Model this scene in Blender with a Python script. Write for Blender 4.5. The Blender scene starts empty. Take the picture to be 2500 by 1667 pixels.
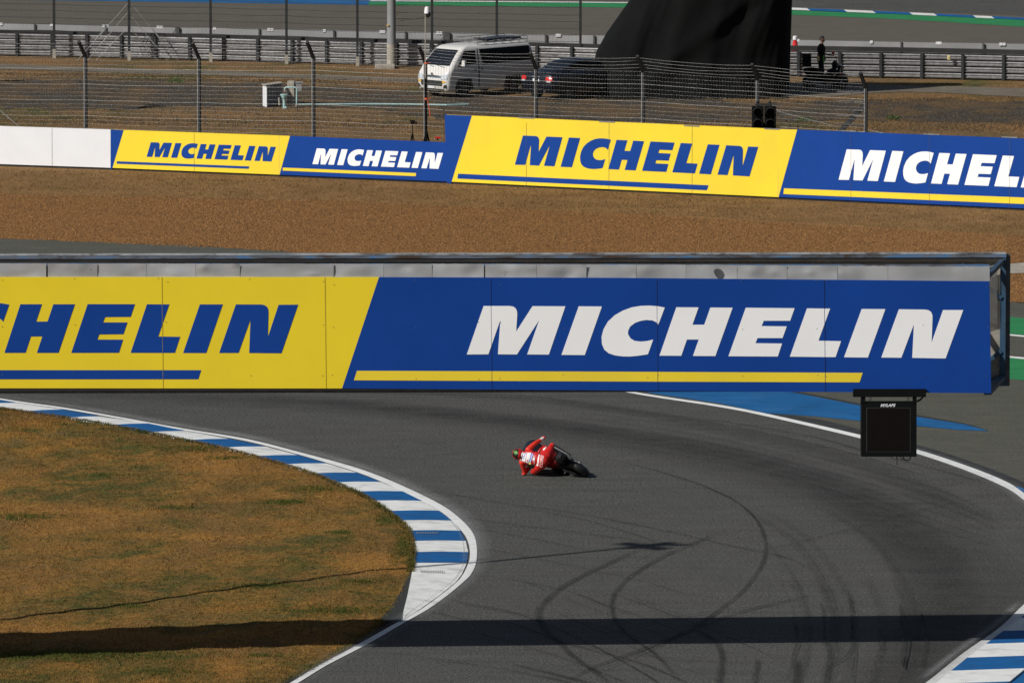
import bpy, bmesh, math, random
import numpy as np
from mathutils import Vector, Matrix
from mathutils.bvhtree import BVHTree
random.seed(7); np.random.seed(7)
S = bpy.context.scene
COL = S.collection
R = math.radians

# ------------------------------------------------------------------ camera, sky, sun, exposure
H = 28.75; FP = 22340.0; CX, CY = 1250.0, 833.5
PITCH = math.atan((833.5+1630)/FP)
cam_d = bpy.data.cameras.new('camera'); cam = bpy.data.objects.new('camera', cam_d); COL.objects.link(cam)
cam.location = (0, 0, H); cam.rotation_euler = (math.pi/2-PITCH, 0, 0)
cam_d.sensor_width = 36; cam_d.lens = FP/2500*36; cam_d.clip_start = 1; cam_d.clip_end = 6000
cam_d.dof.use_dof = True; cam_d.dof.focus_distance = 226; cam_d.dof.aperture_fstop = 9.0
S.camera = cam
SUN_EL = R(36); SX, SY = -.8, -.6                     # horizontal direction towards the sun
w = bpy.data.worlds.new('World'); S.world = w; w.use_nodes = True
nt = w.node_tree; bg = nt.nodes['Background']; sky = nt.nodes.new('ShaderNodeTexSky')
sky.sky_type = 'NISHITA'; sky.sun_disc = False; sky.sun_elevation = SUN_EL
sky.sun_rotation = math.atan2(SX, SY); sky.air_density = 1.0; sky.dust_density = 1.5
nt.links.new(sky.outputs[0], bg.inputs[0]); bg.inputs[1].default_value = 0.042
sl = bpy.data.lights.new('sun', 'SUN'); sl.energy = 4.4; sl.angle = R(.5); sl.color = (1, .965, .91)
so = bpy.data.objects.new('sun', sl); COL.objects.link(so)
dv = Vector((-SX*math.cos(SUN_EL), -SY*math.cos(SUN_EL), -math.sin(SUN_EL)))
so.rotation_euler = dv.to_track_quat('-Z', 'Y').to_euler(); so.location = (-60, 150, 80)
S.view_settings.view_transform = 'Standard'; S.view_settings.look = 'None'
S.view_settings.exposure = 0; S.view_settings.gamma = 1
try: S.view_settings.use_curve_mapping = False
except Exception: pass

# ------------------------------------------------------------------ geometry of the view (used only to survey positions)
FW = Vector((0, math.cos(PITCH), -math.sin(PITCH))); UP = Vector((0, math.sin(PITCH), math.cos(PITCH)))
CAM = Vector((0, 0, H))
def ray(x, y): return FW*FP + Vector((1, 0, 0))*(x-CX) + UP*(CY-y)
def G(x, y, z=0.0):
    r = ray(x, y); t = (z-H)/r.z; p = CAM+r*t; return Vector((p.x, p.y, z))
def PPM(y): return (y+1630)/H
class Plane:                                            # vertical plane through two ground points
    def __init__(s, a, b):
        s.a = a.copy(); s.u = (b-a); s.u.z = 0; s.L = s.u.length; s.u.normalize()
        s.n = Vector((s.u.y, -s.u.x, 0))                # towards the camera
    def uv(s, x, y):
        r = ray(x, y); t = (s.a-CAM).dot(s.n)/r.dot(s.n); p = CAM+r*t
        return ((p-s.a).dot(s.u), p.z)
    def P(s, u, z, off=0.0): 
        q = s.a+s.u*u+s.n*off; return Vector((q.x, q.y, z))

# ------------------------------------------------------------------ materials
def newmat(name):
    m = bpy.data.materials.new(name); m.use_nodes = True
    return m, m.node_tree, m.node_tree.nodes['Principled BSDF']
def N(nt, t, **k):
    n = nt.nodes.new(t)
    for a, b in k.items(): setattr(n, a, b)
    return n
def coords(nt, scale=(1,1,1), kind='Object'):
    tc = N(nt, 'ShaderNodeTexCoord'); mp = N(nt, 'ShaderNodeMapping'); mp.inputs['Scale'].default_value = scale
    nt.links.new(tc.outputs[kind], mp.inputs[0]); return mp.outputs[0]
def noise(nt, vec, scale, detail=3, rough=.6, dist=0):
    n = N(nt, 'ShaderNodeTexNoise'); n.inputs['Scale'].default_value = scale; n.inputs['Detail'].default_value = detail
    n.inputs['Roughness'].default_value = rough; n.inputs['Distortion'].default_value = dist
    nt.links.new(vec, n.inputs['Vector']); return n.outputs['Fac']
def ramp(nt, fac, stops, interp='LINEAR'):
    r = N(nt, 'ShaderNodeValToRGB'); r.color_ramp.interpolation = interp
    e = r.color_ramp.elements
    while len(e) < len(stops): e.new(.5)
    for i, (p, c) in enumerate(stops):
        e[i].position = p; e[i].color = (c[0], c[1], c[2], 1) if hasattr(c, '__len__') else (c, c, c, 1)
    nt.links.new(fac, r.inputs[0]); return r.outputs[0]
def mix(nt, fac, a, b, mode='MIX'):
    m = N(nt, 'ShaderNodeMix', data_type='RGBA', blend_type=mode)
    for inp, v in ((m.inputs[0], fac), (m.inputs[6], a), (m.inputs[7], b)):
        if hasattr(v, 'links') or isinstance(v, bpy.types.NodeSocket): nt.links.new(v, inp)
        elif hasattr(v, '__len__'): inp.default_value = (*v[:3], 1)
        else: inp.default_value = v
    return m.outputs[2]
def mathn(nt, op, a, b=0.0):
    m = N(nt, 'ShaderNodeMath', operation=op)
    for i, v in enumerate((a, b)):
        if isinstance(v, bpy.types.NodeSocket): nt.links.new(v, m.inputs[i])
        else: m.inputs[i].default_value = v
    return m.outputs[0]
def bump(nt, b, h, strength=.5, dist=.01):
    n = N(nt, 'ShaderNodeBump'); n.inputs['Strength'].default_value = strength; n.inputs['Distance'].default_value = dist
    nt.links.new(h, n.inputs['Height']); nt.links.new(n.outputs[0], b.inputs['Normal'])
def plain(name, col, rough=.5, metal=0.0, var=.12, scale=3.0, bmp=0.0, spec=.5, coat=0.0, dirt=None, dirtamt=.3):
    m, nt, b = newmat(name); v = coords(nt)
    f = noise(nt, v, scale, 4)
    c0 = [max(0, c*(1-var)) for c in col]; c1 = [min(1, c*(1+var)) for c in col]
    c = ramp(nt, f, [(.3, c0), (.7, c1)])
    if dirt:
        f2 = ramp(nt, noise(nt, v, scale*.6, 6, .7, .5), [(.5, 0), (.62, dirtamt)])
        c = mix(nt, f2, c, dirt)
    nt.links.new(c, b.inputs['Base Color'])
    b.inputs['Roughness'].default_value = rough; b.inputs['Metallic'].default_value = metal
    b.inputs['Specular IOR Level'].default_value = spec; b.inputs['Coat Weight'].default_value = coat
    if bmp: bump(nt, b, f, bmp)
    return m
def asphalt(name, col, tint=(1.06, .97, 1.08), grain=.45, tintamt=.6):
    m, nt, b = newmat(name); v = coords(nt)
    big = noise(nt, v, .12, 4, .55, 1.0); mid = noise(nt, v, 1.3, 4); fine = noise(nt, v, 15, 3, .85); finest = noise(nt, v, 42, 1, .5)
    c = mix(nt, ramp(nt, big, [(.38, 0), (.62, tintamt)]), col, [a*t for a, t in zip(col, tint)])
    c = mix(nt, 1.0, c, ramp(nt, mid, [(.3, .9), (.7, 1.1)]), 'MULTIPLY')
    c = mix(nt, 1.0, c, ramp(nt, fine, [(.36, 1-grain*1.1), (.5, 1.0), (.64, 1+grain*1.7)]), 'MULTIPLY')
    c = mix(nt, 1.0, c, ramp(nt, finest, [(.38, 1-grain*.9), (.62, 1+grain*1.2)]), 'MULTIPLY')
    # streaks laid by traffic
    vs = coords(nt, (.25, 3.0, 1)); st = noise(nt, vs, .9, 3, .6, .6)
    c = mix(nt, 1.0, c, ramp(nt, st, [(.3, .86), (.6, 1.06)]), 'MULTIPLY')
    nt.links.new(c, b.inputs['Base Color']); b.inputs['Roughness'].default_value = .85; b.inputs['Specular IOR Level'].default_value = .25
    bump(nt, b, fine, .6, .006); return m
def grassy(name, a, bcol, green, g0=.55, g1=.68, sc=1.0, grain=.5, dark=None):
    m, nt, b = newmat(name); v = coords(nt)
    n1 = noise(nt, v, .35*sc, 5, .6, .6); n2 = noise(nt, v, 1.1*sc, 6, .7, .8); n3 = noise(nt, v, 11*sc, 4, .8); n4 = noise(nt, v, 40*sc, 1, .5)
    c = mix(nt, ramp(nt, n1, [(.35, 0), (.65, 1)]), a, bcol)
    tc = coords(nt, (1, .55, 1)); n5 = noise(nt, tc, .23*sc, 6, .72, .4)
    c = mix(nt, mathn(nt, 'MULTIPLY', ramp(nt, n5, [(g0, 0), (g1, 1)]), ramp(nt, n2, [(.38, .1), (.6, 1)])), c, green)
    if dark is not None: c = mix(nt, ramp(nt, n2, [(.56, 0), (.72, .7)]), c, dark)
    c = mix(nt, 1.0, c, ramp(nt, n3, [(.34, 1-grain*1.1), (.5, 1), (.66, 1+grain*1.25)]), 'MULTIPLY')
    c = mix(nt, 1.0, c, ramp(nt, n4, [(.35, 1-grain*.6), (.65, 1+grain*.7)]), 'MULTIPLY')
    nt.links.new(c, b.inputs['Base Color']); b.inputs['Roughness'].default_value = .95; b.inputs['Specular IOR Level'].default_value = .1
    bump(nt, b, n3, .5, .03); return m
def gravelly(name, a, bcol, sc=14, contrast=.6):
    m, nt, b = newmat(name); v = coords(nt)
    vo = N(nt, 'ShaderNodeTexVoronoi'); vo.inputs['Scale'].default_value = sc; nt.links.new(v, vo.inputs['Vector'])
    sep = N(nt, 'ShaderNodeSeparateColor'); nt.links.new(vo.outputs['Color'], sep.inputs[0])
    c = mix(nt, sep.outputs[0], a, bcol)
    c = mix(nt, 1.0, c, ramp(nt, sep.outputs[1], [(.0, 1-contrast), (.6, 1), (1, 1+contrast)]), 'MULTIPLY')
    c = mix(nt, 1.0, c, ramp(nt, noise(nt, v, .5, 5, .7), [(.3, .85), (.7, 1.15)]), 'MULTIPLY')
    nt.links.new(c, b.inputs['Base Color']); b.inputs['Roughness'].default_value = .95; b.inputs['Specular IOR Level'].default_value = .15
    bump(nt, b, vo.outputs['Distance'], .8, .04); return m
def smear(name, col, level, grain=.5, power=2.0):
    m, nt, b = newmat(name)
    uv = N(nt, 'ShaderNodeUVMap'); sx = N(nt, 'ShaderNodeSeparateXYZ'); nt.links.new(uv.outputs[0], sx.inputs[0])
    a = mathn(nt, 'ABSOLUTE', mathn(nt, 'SUBTRACT', mathn(nt, 'MULTIPLY', sx.outputs[0], 2.0), 1.0))
    a = mathn(nt, 'SUBTRACT', 1.0, mathn(nt, 'POWER', a, power))
    v = coords(nt); n1 = ramp(nt, noise(nt, v, .8, 3), [(.3, 1-grain), (.6, 1)]); n2 = ramp(nt, noise(nt, v, 26, 2), [(.3, 1-grain), (.6, 1)])
    ends = mathn(nt, 'MULTIPLY', mathn(nt, 'MULTIPLY', sx.outputs[1], mathn(nt, 'SUBTRACT', 1.0, sx.outputs[1])), 9.0)
    ends = mathn(nt, 'MINIMUM', ends, 1.0)
    al = mathn(nt, 'MULTIPLY', mathn(nt, 'MULTIPLY', mathn(nt, 'MULTIPLY', a, level), mathn(nt, 'MULTIPLY', n1, n2)), ends)
    nt.links.new(al, b.inputs['Alpha']); b.inputs['Base Color'].default_value = (*col, 1)
    b.inputs['Roughness'].default_value = .8; b.inputs['Specular IOR Level'].default_value = .2
    return m
M = {}
M['asphalt'] = asphalt('track_asphalt', (.060, .061, .054), grain=.6)
M['asphalt_far'] = asphalt('far_asphalt', (.098, .088, .070), tintamt=.2, grain=.2)
M['asphalt_run'] = asphalt('runoff_asphalt', (.078, .078, .062), tintamt=.2, grain=.25)
M['near_black'] = plain('near_black_matt', (.018, .02, .019), .9, var=.3, scale=9)
M['rubber_strip'] = plain('rubbered_strip', (.026, .026, .025), .8, var=.45, scale=2.5)
M['infield'] = grassy('infield_grass', (.24, .122, .030), (.145, .084, .028), (.048, .06, .014), .43, .60, 1.0, .55, (.17, .105, .055))
M['verge'] = grassy('verge_grass', (.235, .138, .056), (.18, .105, .043), (.07, .07, .02), .62, .8, 1.2, .4)
M['field'] = grassy('far_field_grass', (.20, .115, .048), (.13, .088, .046), (.06, .07, .02), .5, .62, .8, .55, (.062, .05, .036))
M['base'] = grassy('dry_ground', (.18, .11, .05), (.13, .085, .045), (.06, .07, .02), .5, .7, .5)
M['gravel'] = gravelly('gravel_bed', (.24, .118, .038), (.16, .074, .024), 16, .55)
M['stone'] = plain('gravel_stones', (.225, .112, .036), .9, var=.55, scale=21)
def _bank():
    m = gravelly('grey_bank_gravel', (.080, .068, .052), (.050, .043, .035), 13, .45); nt = m.node_tree; b = nt.nodes['Principled BSDF']
    src = b.inputs['Base Color'].links[0].from_socket; v = coords(nt, (1, .6, 1))
    c = mix(nt, ramp(nt, noise(nt, v, .45, 6, .75, .5), [(.46, 0), (.60, .9)]), src, (.125, .080, .040))
    nt.links.new(c, b.inputs['Base Color']); return m
M['bank'] = _bank()
M['dirtroad'] = plain('dirt_road', (.135, .115, .085), .95, var=.2, scale=.8)
M['kerb_white'] = plain('kerb_white', (.74, .75, .73), .7, var=.06, scale=2, dirt=(.38, .38, .36), dirtamt=.45)
M['kerb_blue'] = plain('kerb_blue', (.010, .100, .29), .7, var=.14, scale=2, spec=.15, dirt=(.03, .07, .16), dirtamt=.35)
M['line_white'] = plain('line_white', (.78, .79, .78), .7, var=.05, scale=3, dirt=(.4, .4, .38), dirtamt=.25)
M['run_blue'] = plain('runoff_blue', (.012, .105, .28), .7, var=.18, scale=.7, spec=.15, dirt=(.05, .16, .36), dirtamt=.25)
M['run_green'] = plain('runoff_green', (.015, .20, .06), .7, var=.15, scale=.9)
M['concrete'] = plain('concrete', (.34, .31, .26), .9, var=.2, scale=4, dirt=(.15, .13, .1))
M['wall_grey'] = plain('wall_grey', (.23, .235, .24), .8, var=.15, scale=.6)
M['steel'] = plain('galvanised_steel', (.32, .32, .325), .45, .75, var=.25, scale=6, dirt=(.18, .17, .15))
M['steel_dark'] = plain('weathered_steel', (.10, .105, .11), .6, .4, var=.3, scale=6)
M['post_grey'] = plain('fence_post_grey', (.034, .036, .038), .6, .2, var=.25, scale=8, spec=.2)
M['wire'] = plain('fence_wire', (.30, .30, .29), .5, .3, var=.2, scale=5)
M['cable'] = plain('dark_cable', (.035, .035, .035), .6, .2, var=.3, scale=3)
M['black_paint'] = plain('black_paint', (.0042, .005, .0050), .65, var=.2, scale=3, spec=.1)
M['black_cloth'] = plain('black_cloth', (.0042, .0048, .0048), .95, var=.3, scale=.8, bmp=.2, spec=.15)
M['screen'] = plain('dark_screen', (.0055, .0042, .0036), .7, var=.15, scale=8, spec=.08)
M['rubber'] = plain('rubber', (.008, .008, .008), .7, var=.2, scale=6)
M['bug'] = plain('slick_tyre', (.008, .008, .0085), .5, var=.2, scale=9)
M['belt'] = plain('conveyor_belt', (.022, .021, .020), .9, var=.4, scale=2)
M['white_paint'] = plain('van_white', (.64, .63, .60), .3, var=.03, scale=1, coat=.4)
M['white_plain'] = plain('white_sheet', (.72, .735, .765), .55, var=.03, scale=1)
M['ad_yellow'] = plain('advert_yellow', (.84, .635, .04), .5, var=.05, scale=.45, spec=.2, dirt=(.5,.4,.1), dirtamt=.12)
M['ad_yellow_far'] = M['ad_yellow']
M['ad_blue'] = plain('advert_blue', (.0075, .052, .275), .5, var=.08, scale=.5, spec=.12)
M['ad_yellow_near'] = plain('bridge_yellow', (.82, .63, .028), .5, var=.06, scale=.35, spec=.2)
M['ad_white'] = plain('advert_white', (.90, .90, .90), .5, var=.02, scale=.6)
M['seam_yellow'] = plain('yellow_seam', (.34, .26, .03), .8, var=.3, scale=5)
M['seam_blue'] = plain('blue_seam', (.006, .022, .10), .8, var=.3, scale=5)
M['seam'] = plain('board_seam', (.10, .10, .09), .8, var=.3, scale=5)
M['glass'] = plain('dark_glass', (.010, .013, .018), .12, var=.2, scale=2, spec=.8)
M['chrome'] = plain('chrome', (.7, .72, .76), .15, .95, var=.1, scale=6)
M['lamp_clear'] = plain('headlamp_lens', (.62, .66, .70), .15, .3, var=.25, scale=14)
M['lamp_red'] = plain('tail_lamp_red', (.55, .02, .02), .25, var=.2, scale=8)
M['amber'] = plain('amber_tape', (.7, .38, .03), .5, var=.2, scale=8)
M['car_blue'] = plain('car_dark_blue', (.004, .006, .012), .3, .1, var=.2, scale=2, coat=.2)
M['pipe_blue'] = plain('pale_blue_pipe', (.33, .52, .52), .5, var=.15, scale=8)
M['orange'] = plain('orange_tape', (.75, .12, .03), .6, var=.1, scale=6)
M['red_paint'] = plain('racing_red', (.50, .012, .009), .35, var=.1, scale=8, coat=.3)
M['suit_red'] = plain('leather_red', (.50, .013, .010), .5, var=.18, scale=9)
M['suit_orange'] = plain('leather_bright_red', (.70, .034, .014), .5, var=.12, scale=9)
M['suit_white'] = plain('leather_white', (.72, .72, .72), .5, var=.08, scale=9)
M['suit_black'] = plain('leather_black', (.006, .006, .0065), .5, var=.2, scale=9)
M['green'] = plain('bright_green', (.12, .62, .05), .5, var=.1, scale=9)
M['patch_blue'] = plain('patch_blue', (.02, .05, .38), .5, var=.1, scale=9)
M['skin'] = plain('skin', (.16, .085, .055), .6, var=.1, scale=9)
M['hair'] = plain('hair', (.012, .011, .010), .7, var=.2, scale=12)
M['cloth_dark'] = plain('dark_cloth', (.008, .008, .009), .9, var=.25, scale=5)
M['trouser'] = plain('dark_trousers', (.010, .010, .011), .9, var=.25, scale=5)
M['yellow_box'] = plain('cream_box', (.70, .58, .28), .6, var=.08, scale=4)
M['leaf'] = plain('weed_leaf', (.05, .085, .015), .8, var=.35, scale=9)
def rusty(name, base, rust=(.13, .06, .03)):
    m, nt, b = newmat(name); v = coords(nt, (.6, 1, 3)); f = noise(nt, v, 1.4, 6, .7, .5)
    c = ramp(nt, f, [(.36, rust), (.44, [x*.6 for x in base]), (.52, base), (.62, (.07, .21, .45)), (.72, rust)])
    nt.links.new(c, b.inputs['Base Color']); b.inputs['Roughness'].default_value = .55; b.inputs['Metallic'].default_value = .2; return m
M['beam'] = rusty('painted_beam', (.16, .18, .22), (.075, .045, .03))
M['beam_top'] = plain('beam_edge', (.42, .43, .44), .5, .3, var=.4, scale=2.2, dirt=(.08, .05, .03), dirtamt=.8)
M['beam_blue'] = plain('blue_truss', (.03, .08, .14), .6, .1, var=.3, scale=3, dirt=(.05, .03, .02))
def silver():
    m, nt, b = newmat('crumpled_sheet'); v = coords(nt); 
    c = ramp(nt, noise(nt, v, 1.1, 4, .5), [(.3, (.40, .41, .42)), (.7, (.55, .56, .57))])
    sp = ramp(nt, noise(nt, v, 6.0, 2, .5), [(.735, 0), (.77, .85)])
    c = mix(nt, sp, c, (.16, .06, .025)); nt.links.new(c, b.inputs['Base Color'])
    b.inputs['Roughness'].default_value = .38; b.inputs['Metallic'].default_value = .35; return m
M['silver'] = silver()

# ------------------------------------------------------------------ mesh building
ORG = {}
def tag(o, label=None, cat=None, group=None, kind=None):
    for k, v in (('label', label), ('category', cat), ('group', group), ('kind', kind)):
        if v: o[k] = v
    return o
def thing(name, label, cat, loc=(0,0,0), group=None, rotz=0):
    o = bpy.data.objects.new(name, None); COL.objects.link(o); o.location = loc; o.rotation_euler = (0, 0, rotz)
    o.empty_display_size = .3
    ORG[o.name] = Vector(loc); return tag(o, label, cat, group)
class MB:
    def __init__(s): s.v = []; s.f = []; s.m = []; s.uv = None
    def add(s, vs, fs, m=0):
        b = len(s.v); s.v += [tuple(p) for p in vs]; s.f += [tuple(i+b for i in f) for f in fs]; s.m += [m]*len(fs); return s
    def box(s, c, size, m=0, X=None, Y=None, Z=None, bev=0):
        c = Vector(c); X = Vector(X or (1,0,0)); Y = Vector(Y or (0,1,0)); Z = Vector(Z or (0,0,1))
        a, b_, d = size[0]/2, size[1]/2, size[2]/2
        vs = [c+X*(sx*a)+Y*(sy*b_)+Z*(sz*d) for sz in (-1,1) for sy in (-1,1) for sx in (-1,1)]
        return s.add(vs, [(0,2,3,1),(4,5,7,6),(0,1,5,4),(2,6,7,3),(0,4,6,2),(1,3,7,5)], m)
    def beam(s, p, q, w, h, m=0, ref=(0,0,1)):
        p = Vector(p); q = Vector(q); d = q-p; L = d.length; d.normalize(); ref = Vector(ref)
        if abs(d.dot(ref)) > .98: ref = Vector((1,0,0))
        x = d.cross(ref).normalized(); z = x.cross(d)
        return s.box((p+q)/2, (w, L, h), m, x, d, z)
    def tube(s, pts, r, n=8, m=0, caps=True):
        pts = [Vector(p) for p in pts]; k = len(pts); rr = r if hasattr(r, '__len__') else [r]*k
        rings = []; prev = None
        for i, p in enumerate(pts):
            d = (pts[min(i+1, k-1)]-pts[max(i-1, 0)]).normalized()
            ref = prev if prev is not None else (Vector((0,0,1)) if abs(d.z) < .9 else Vector((1,0,0)))
            x = (ref-d*ref.dot(d)).normalized(); y = d.cross(x); prev = x
            rings.append([p+(x*math.cos(2*math.pi*j/n)+y*math.sin(2*math.pi*j/n))*rr[i] for j in range(n)])
        return s.loft(rings, m, caps)
    def loft(s, rings, m=0, caps=True, closed=True):
        b = len(s.v); n = len(rings[0])
        for r_ in rings: s.v += [tuple(p) for p in r_]
        for i in range(len(rings)-1):
            for j in range(n if closed else n-1):
                j2 = (j+1) % n
                s.f.append((b+i*n+j, b+i*n+j2, b+(i+1)*n+j2, b+(i+1)*n+j)); s.m.append(m)
        if caps:
            s.f.append(tuple(b+j for j in range(n))[::-1]); s.m.append(m)
            s.f.append(tuple(b+(len(rings)-1)*n+j for j in range(n))); s.m.append(m)
        return s
    def lathe(s, c, prof, n=24, m=0, axis=(0,0,1), caps=True):
        c = Vector(c); a = Vector(axis).normalized(); x = a.orthogonal().normalized(); y = a.cross(x)
        return s.loft([[c+a*h+(x*math.cos(2*math.pi*j/n)+y*math.sin(2*math.pi*j/n))*r for j in range(n)] for r, h in prof], m, caps)
    def sphere(s, c, r, m=0, nu=14, nv=9, X=None, Y=None, Z=None):
        c = Vector(c); r = r if hasattr(r, '__len__') else (r, r, r); X = Vector(X or (1,0,0)); Y = Vector(Y or (0,1,0)); Z = Vector(Z or (0,0,1))
        rings = []
        for i in range(nv+1):
            t = -math.pi/2+math.pi*(i+.02)/(nv+.04)
            rings.append([c+X*(r[0]*math.cos(t)*math.cos(2*math.pi*j/nu))+Y*(r[1]*math.cos(t)*math.sin(2*math.pi*j/nu))+Z*(r[2]*math.sin(t)) for j in range(nu)])
        return s.loft(rings, m)
    def prism(s, pts, off, m=0):                          # closed polygon pushed along off
        off = Vector(off); n = len(pts); a = [Vector(p) for p in pts]; b_ = [p+off for p in a]
        base = len(s.v); s.v += [tuple(p) for p in a+b_]
        s.f.append(tuple(range(base, base+n))[::-1]); s.m.append(m)
        s.f.append(tuple(range(base+n, base+2*n))); s.m.append(m)
        for i in range(n):
            j = (i+1) % n; s.f.append((base+i, base+j, base+n+j, base+n+i)); s.m.append(m)
        return s
    def grid(s, P, m=0):                                  # rows of points
        b = len(s.v); n = len(P[0])
        for r_ in P: s.v += [tuple(p) for p in r_]
        for i in range(len(P)-1):
            for j in range(n-1):
                s.f.append((b+i*n+j, b+i*n+j+1, b+(i+1)*n+j+1, b+(i+1)*n+j)); s.m.append(m)
        return s
    def build(s, name, mats, parent=None, smooth=False, local=False, bevel=0, tri=False, fixn=True):
        me = bpy.data.meshes.new(name)
        org = Vector((0,0,0))
        if parent is not None and not local: org = ORG.get(parent.name, Vector((0,0,0)))
        vs = s.v if org.length == 0 else [(a-org.x, b-org.y, c-org.z) for a, b, c in s.v]
        me.from_pydata(vs, [], s.f)
        for mt in (mats if isinstance(mats, (list, tuple)) else [mats]): me.materials.append(M[mt] if isinstance(mt, str) else mt)
        me.polygons.foreach_set('material_index', s.m)
        if fixn or tri:
            bm = bmesh.new(); bm.from_mesh(me)
            if tri: bmesh.ops.triangulate(bm, faces=[f for f in bm.faces if len(f.verts) > 4])
            if fixn: bmesh.ops.recalc_face_normals(bm, faces=bm.faces)
            bm.to_mesh(me); bm.free()
        if smooth:
            me.polygons.foreach_set('use_smooth', [True]*len(me.polygons)); me.set_sharp_from_angle(angle=R(48))
        me.update()
        o = bpy.data.objects.new(name, me); COL.objects.link(o)
        if parent is not None: o.parent = parent; ORG[o.name] = ORG.get(parent.name, Vector((0,0,0))) if not local else Vector((0,0,0))
        if bevel:
            bv = o.modifiers.new('bevel', 'BEVEL'); bv.width = bevel; bv.segments = 2; bv.limit_method = 'ANGLE'
        return o
def struct(name, mb, mats, **k): return tag(mb.build(name, mats, **k), kind='structure')
def one(mb, name, mats, label, cat, group=None, kind=None, org=None, **k):
    """a thing that is one mesh, its origin at its foot"""
    o = mb.build(name, mats, **k)
    if org is not None:
        org = Vector(org); o.data.transform(Matrix.Translation(-org)); o.location = org
    return tag(o, label, cat, group, kind)
def smoothpath(pts, n=6):                                  # catmull-rom through pixel points
    out = []; P = [pts[0]]+list(pts)+[pts[-1]]
    for i in range(1, len(P)-2):
        for k in range(n):
            t = k/n; a, b, c, d = (np.array(P[j], float) for j in (i-1, i, i+1, i+2))
            out.append(tuple(.5*((2*b)+(-a+c)*t+(2*a-5*b+4*c-d)*t*t+(-a+3*b-3*c+d)*t**3)))
    out.append(tuple(pts[-1])); return out
def sheet(name, pxs, z, mat_, jitter=0, sub=1, kind=True):
    pts = []
    n = len(pxs)
    for i in range(n):
        a = pxs[i]; b = pxs[(i+1) % n]
        for k in range(sub):
            t = k/sub; p = G(a[0]+(b[0]-a[0])*t, a[1]+(b[1]-a[1])*t, z)
            if jitter: p.x += random.gauss(0, jitter); p.y += random.gauss(0, jitter*1.5)
            pts.append(p)
    mb = MB(); mb.add(pts, [tuple(range(len(pts)))])
    o = mb.build(name, mat_, tri=True, fixn=False)
    me = o.data                                              # face up
    bm = bmesh.new(); bm.from_mesh(me)
    for f in bm.faces:
        if f.normal.z < 0: f.normal_flip()
    bm.to_mesh(me); bm.free()
    return tag(o, kind='structure') if kind else o

exec_parts = []
# ------------------------------------------------------------------ THE SETTING: ground sheets
g = MB(); g.add([(-3000,-600,-.55),(3000,-600,-.55),(3000,5000,-.55),(-3000,5000,-.55)], [(0,1,2,3)]); struct('ground', g, 'base')
g = MB(); g.add([(-170,270,-.012),(170,270,-.012),(420,900,-.012),(-420,900,-.012)], [(0,1,2,3)]); struct('field', g, 'field')
# track edge (track side of the white line) and the kerb's two edges, surveyed along the bend
EDGE_T = [(-700,846),(-300,918),(0,972),(153,994),(300,1019),(450,1046),(600,1070.5),(727,1102),(855,1136.7),(931.6,1163.5),(1008,1196.7),(1072,1228.6),(1110,1254),(1143,1284.7),(1158,1308),(1163.8,1333),(1164,1358),(1160,1380),(1148.7,1402),(1129.5,1421),(1091,1453),(1043.5,1486.5),(985,1520),(893,1573),(797,1623),(725,1667),(600,1740),(400,1850)]
EDGE_K = [(-700,853),(-300,923.5),(0,977),(153,999),(245,1016),(362,1033),(454,1051.5),(559,1070.5),(648.5,1089.5),(726,1110),(797.7,1130.5),(870,1153),(929,1175.5),(982.6,1198.5),(1031,1222),(1072,1245.6),(1104,1270),(1124,1294.6),(1137,1319.6),(1144,1346.7),(1140,1373),(1128,1400),(1112,1421),(1068,1456),(1018,1491),(980,1515)]
EDGE_LI = EDGE_K[:-1]+[(978,1515.5),(871,1573),(707,1667),(585,1740),(385,1850)]
GRASS = [(-700,885),(-300,945),(0,997),(52,1004),(162,1019.4),(265,1037),(357,1055),(451.5,1074),(538,1092),(619,1113),(689,1133),(761,1155),(814,1177),(866.6,1199),(908.7,1221.4),(945.7,1246.4),(973.7,1269.4),(998,1294),(1005.6,1319.6),(1010.8,1346.7),(1006.5,1373),(1004,1395),(985,1438.7),(971,1462.6),(954,1488),(932,1513),(898,1545),(845,1580),(765,1625),(690,1665),(570,1735),(370,1850)]
# asphalt of the track and its run-off (wraps round the infield)
asph = EDGE_LI[:-1]+[(385,1850),(385,2600),(3800,2600),(3600,870),(2460,775),(1700,712),(1100,640),(300,592),(-900,520),(-900,800)]
sheet('track', asph, 0.0, 'asphalt')
# paler run-off beyond the track: between the far track edge and the gravel
RUN_IN = [(-900,760),(0,838),(700,880),(1300,925),(1525,953),(1755,988),(1882,1012),(2100,1060),(2239,1098),(2356,1135),(2500,1200),(2620,1300),(2680,1380)]
run = smoothpath(RUN_IN, 4)+[(3600,1380),(3600,860)]+[(2460,736),(1700,678),(1100,634),(696,612),(300,590),(-900,512)]
sheet('runoff', run, .004, 'asphalt_run')
gr = [(-900,430),(0,473),(420,480),(840,490),(1250,508),(1569,521),(1914,544),(2100,554),(2500,575),(3600,640),(3600,820),(2470,737),(1700,680),(1100,636),(696,614),(440,597),(300,592),(0,582),(-900,514)]
sheet('gravel_bed', gr, .008, 'gravel', jitter=.06, sub=14)
verge = [(-900,360),(0,400),(600,416),(1100,440),(1800,475),(2500,506),(3600,556),(3600,642),(2500,577),(2100,556),(1914,546),(1569,523),(1250,510),(840,492),(420,482),(0,475),(-900,432)]
sheet('verge', verge, .012, 'verge', jitter=.10, sub=14)
sheet('service_path', [(2250,702),(2350,668),(2450,645.5),(2500,641),(3400,650),(3400,675),(2500,666),(2450,668),(2350,694),(2290,714)], .016, 'concrete')
def band(name, up, lo, z, mat_): return sheet(name, smoothpath(up, 3)+smoothpath(lo, 3)[::-1], z, mat_)
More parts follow.
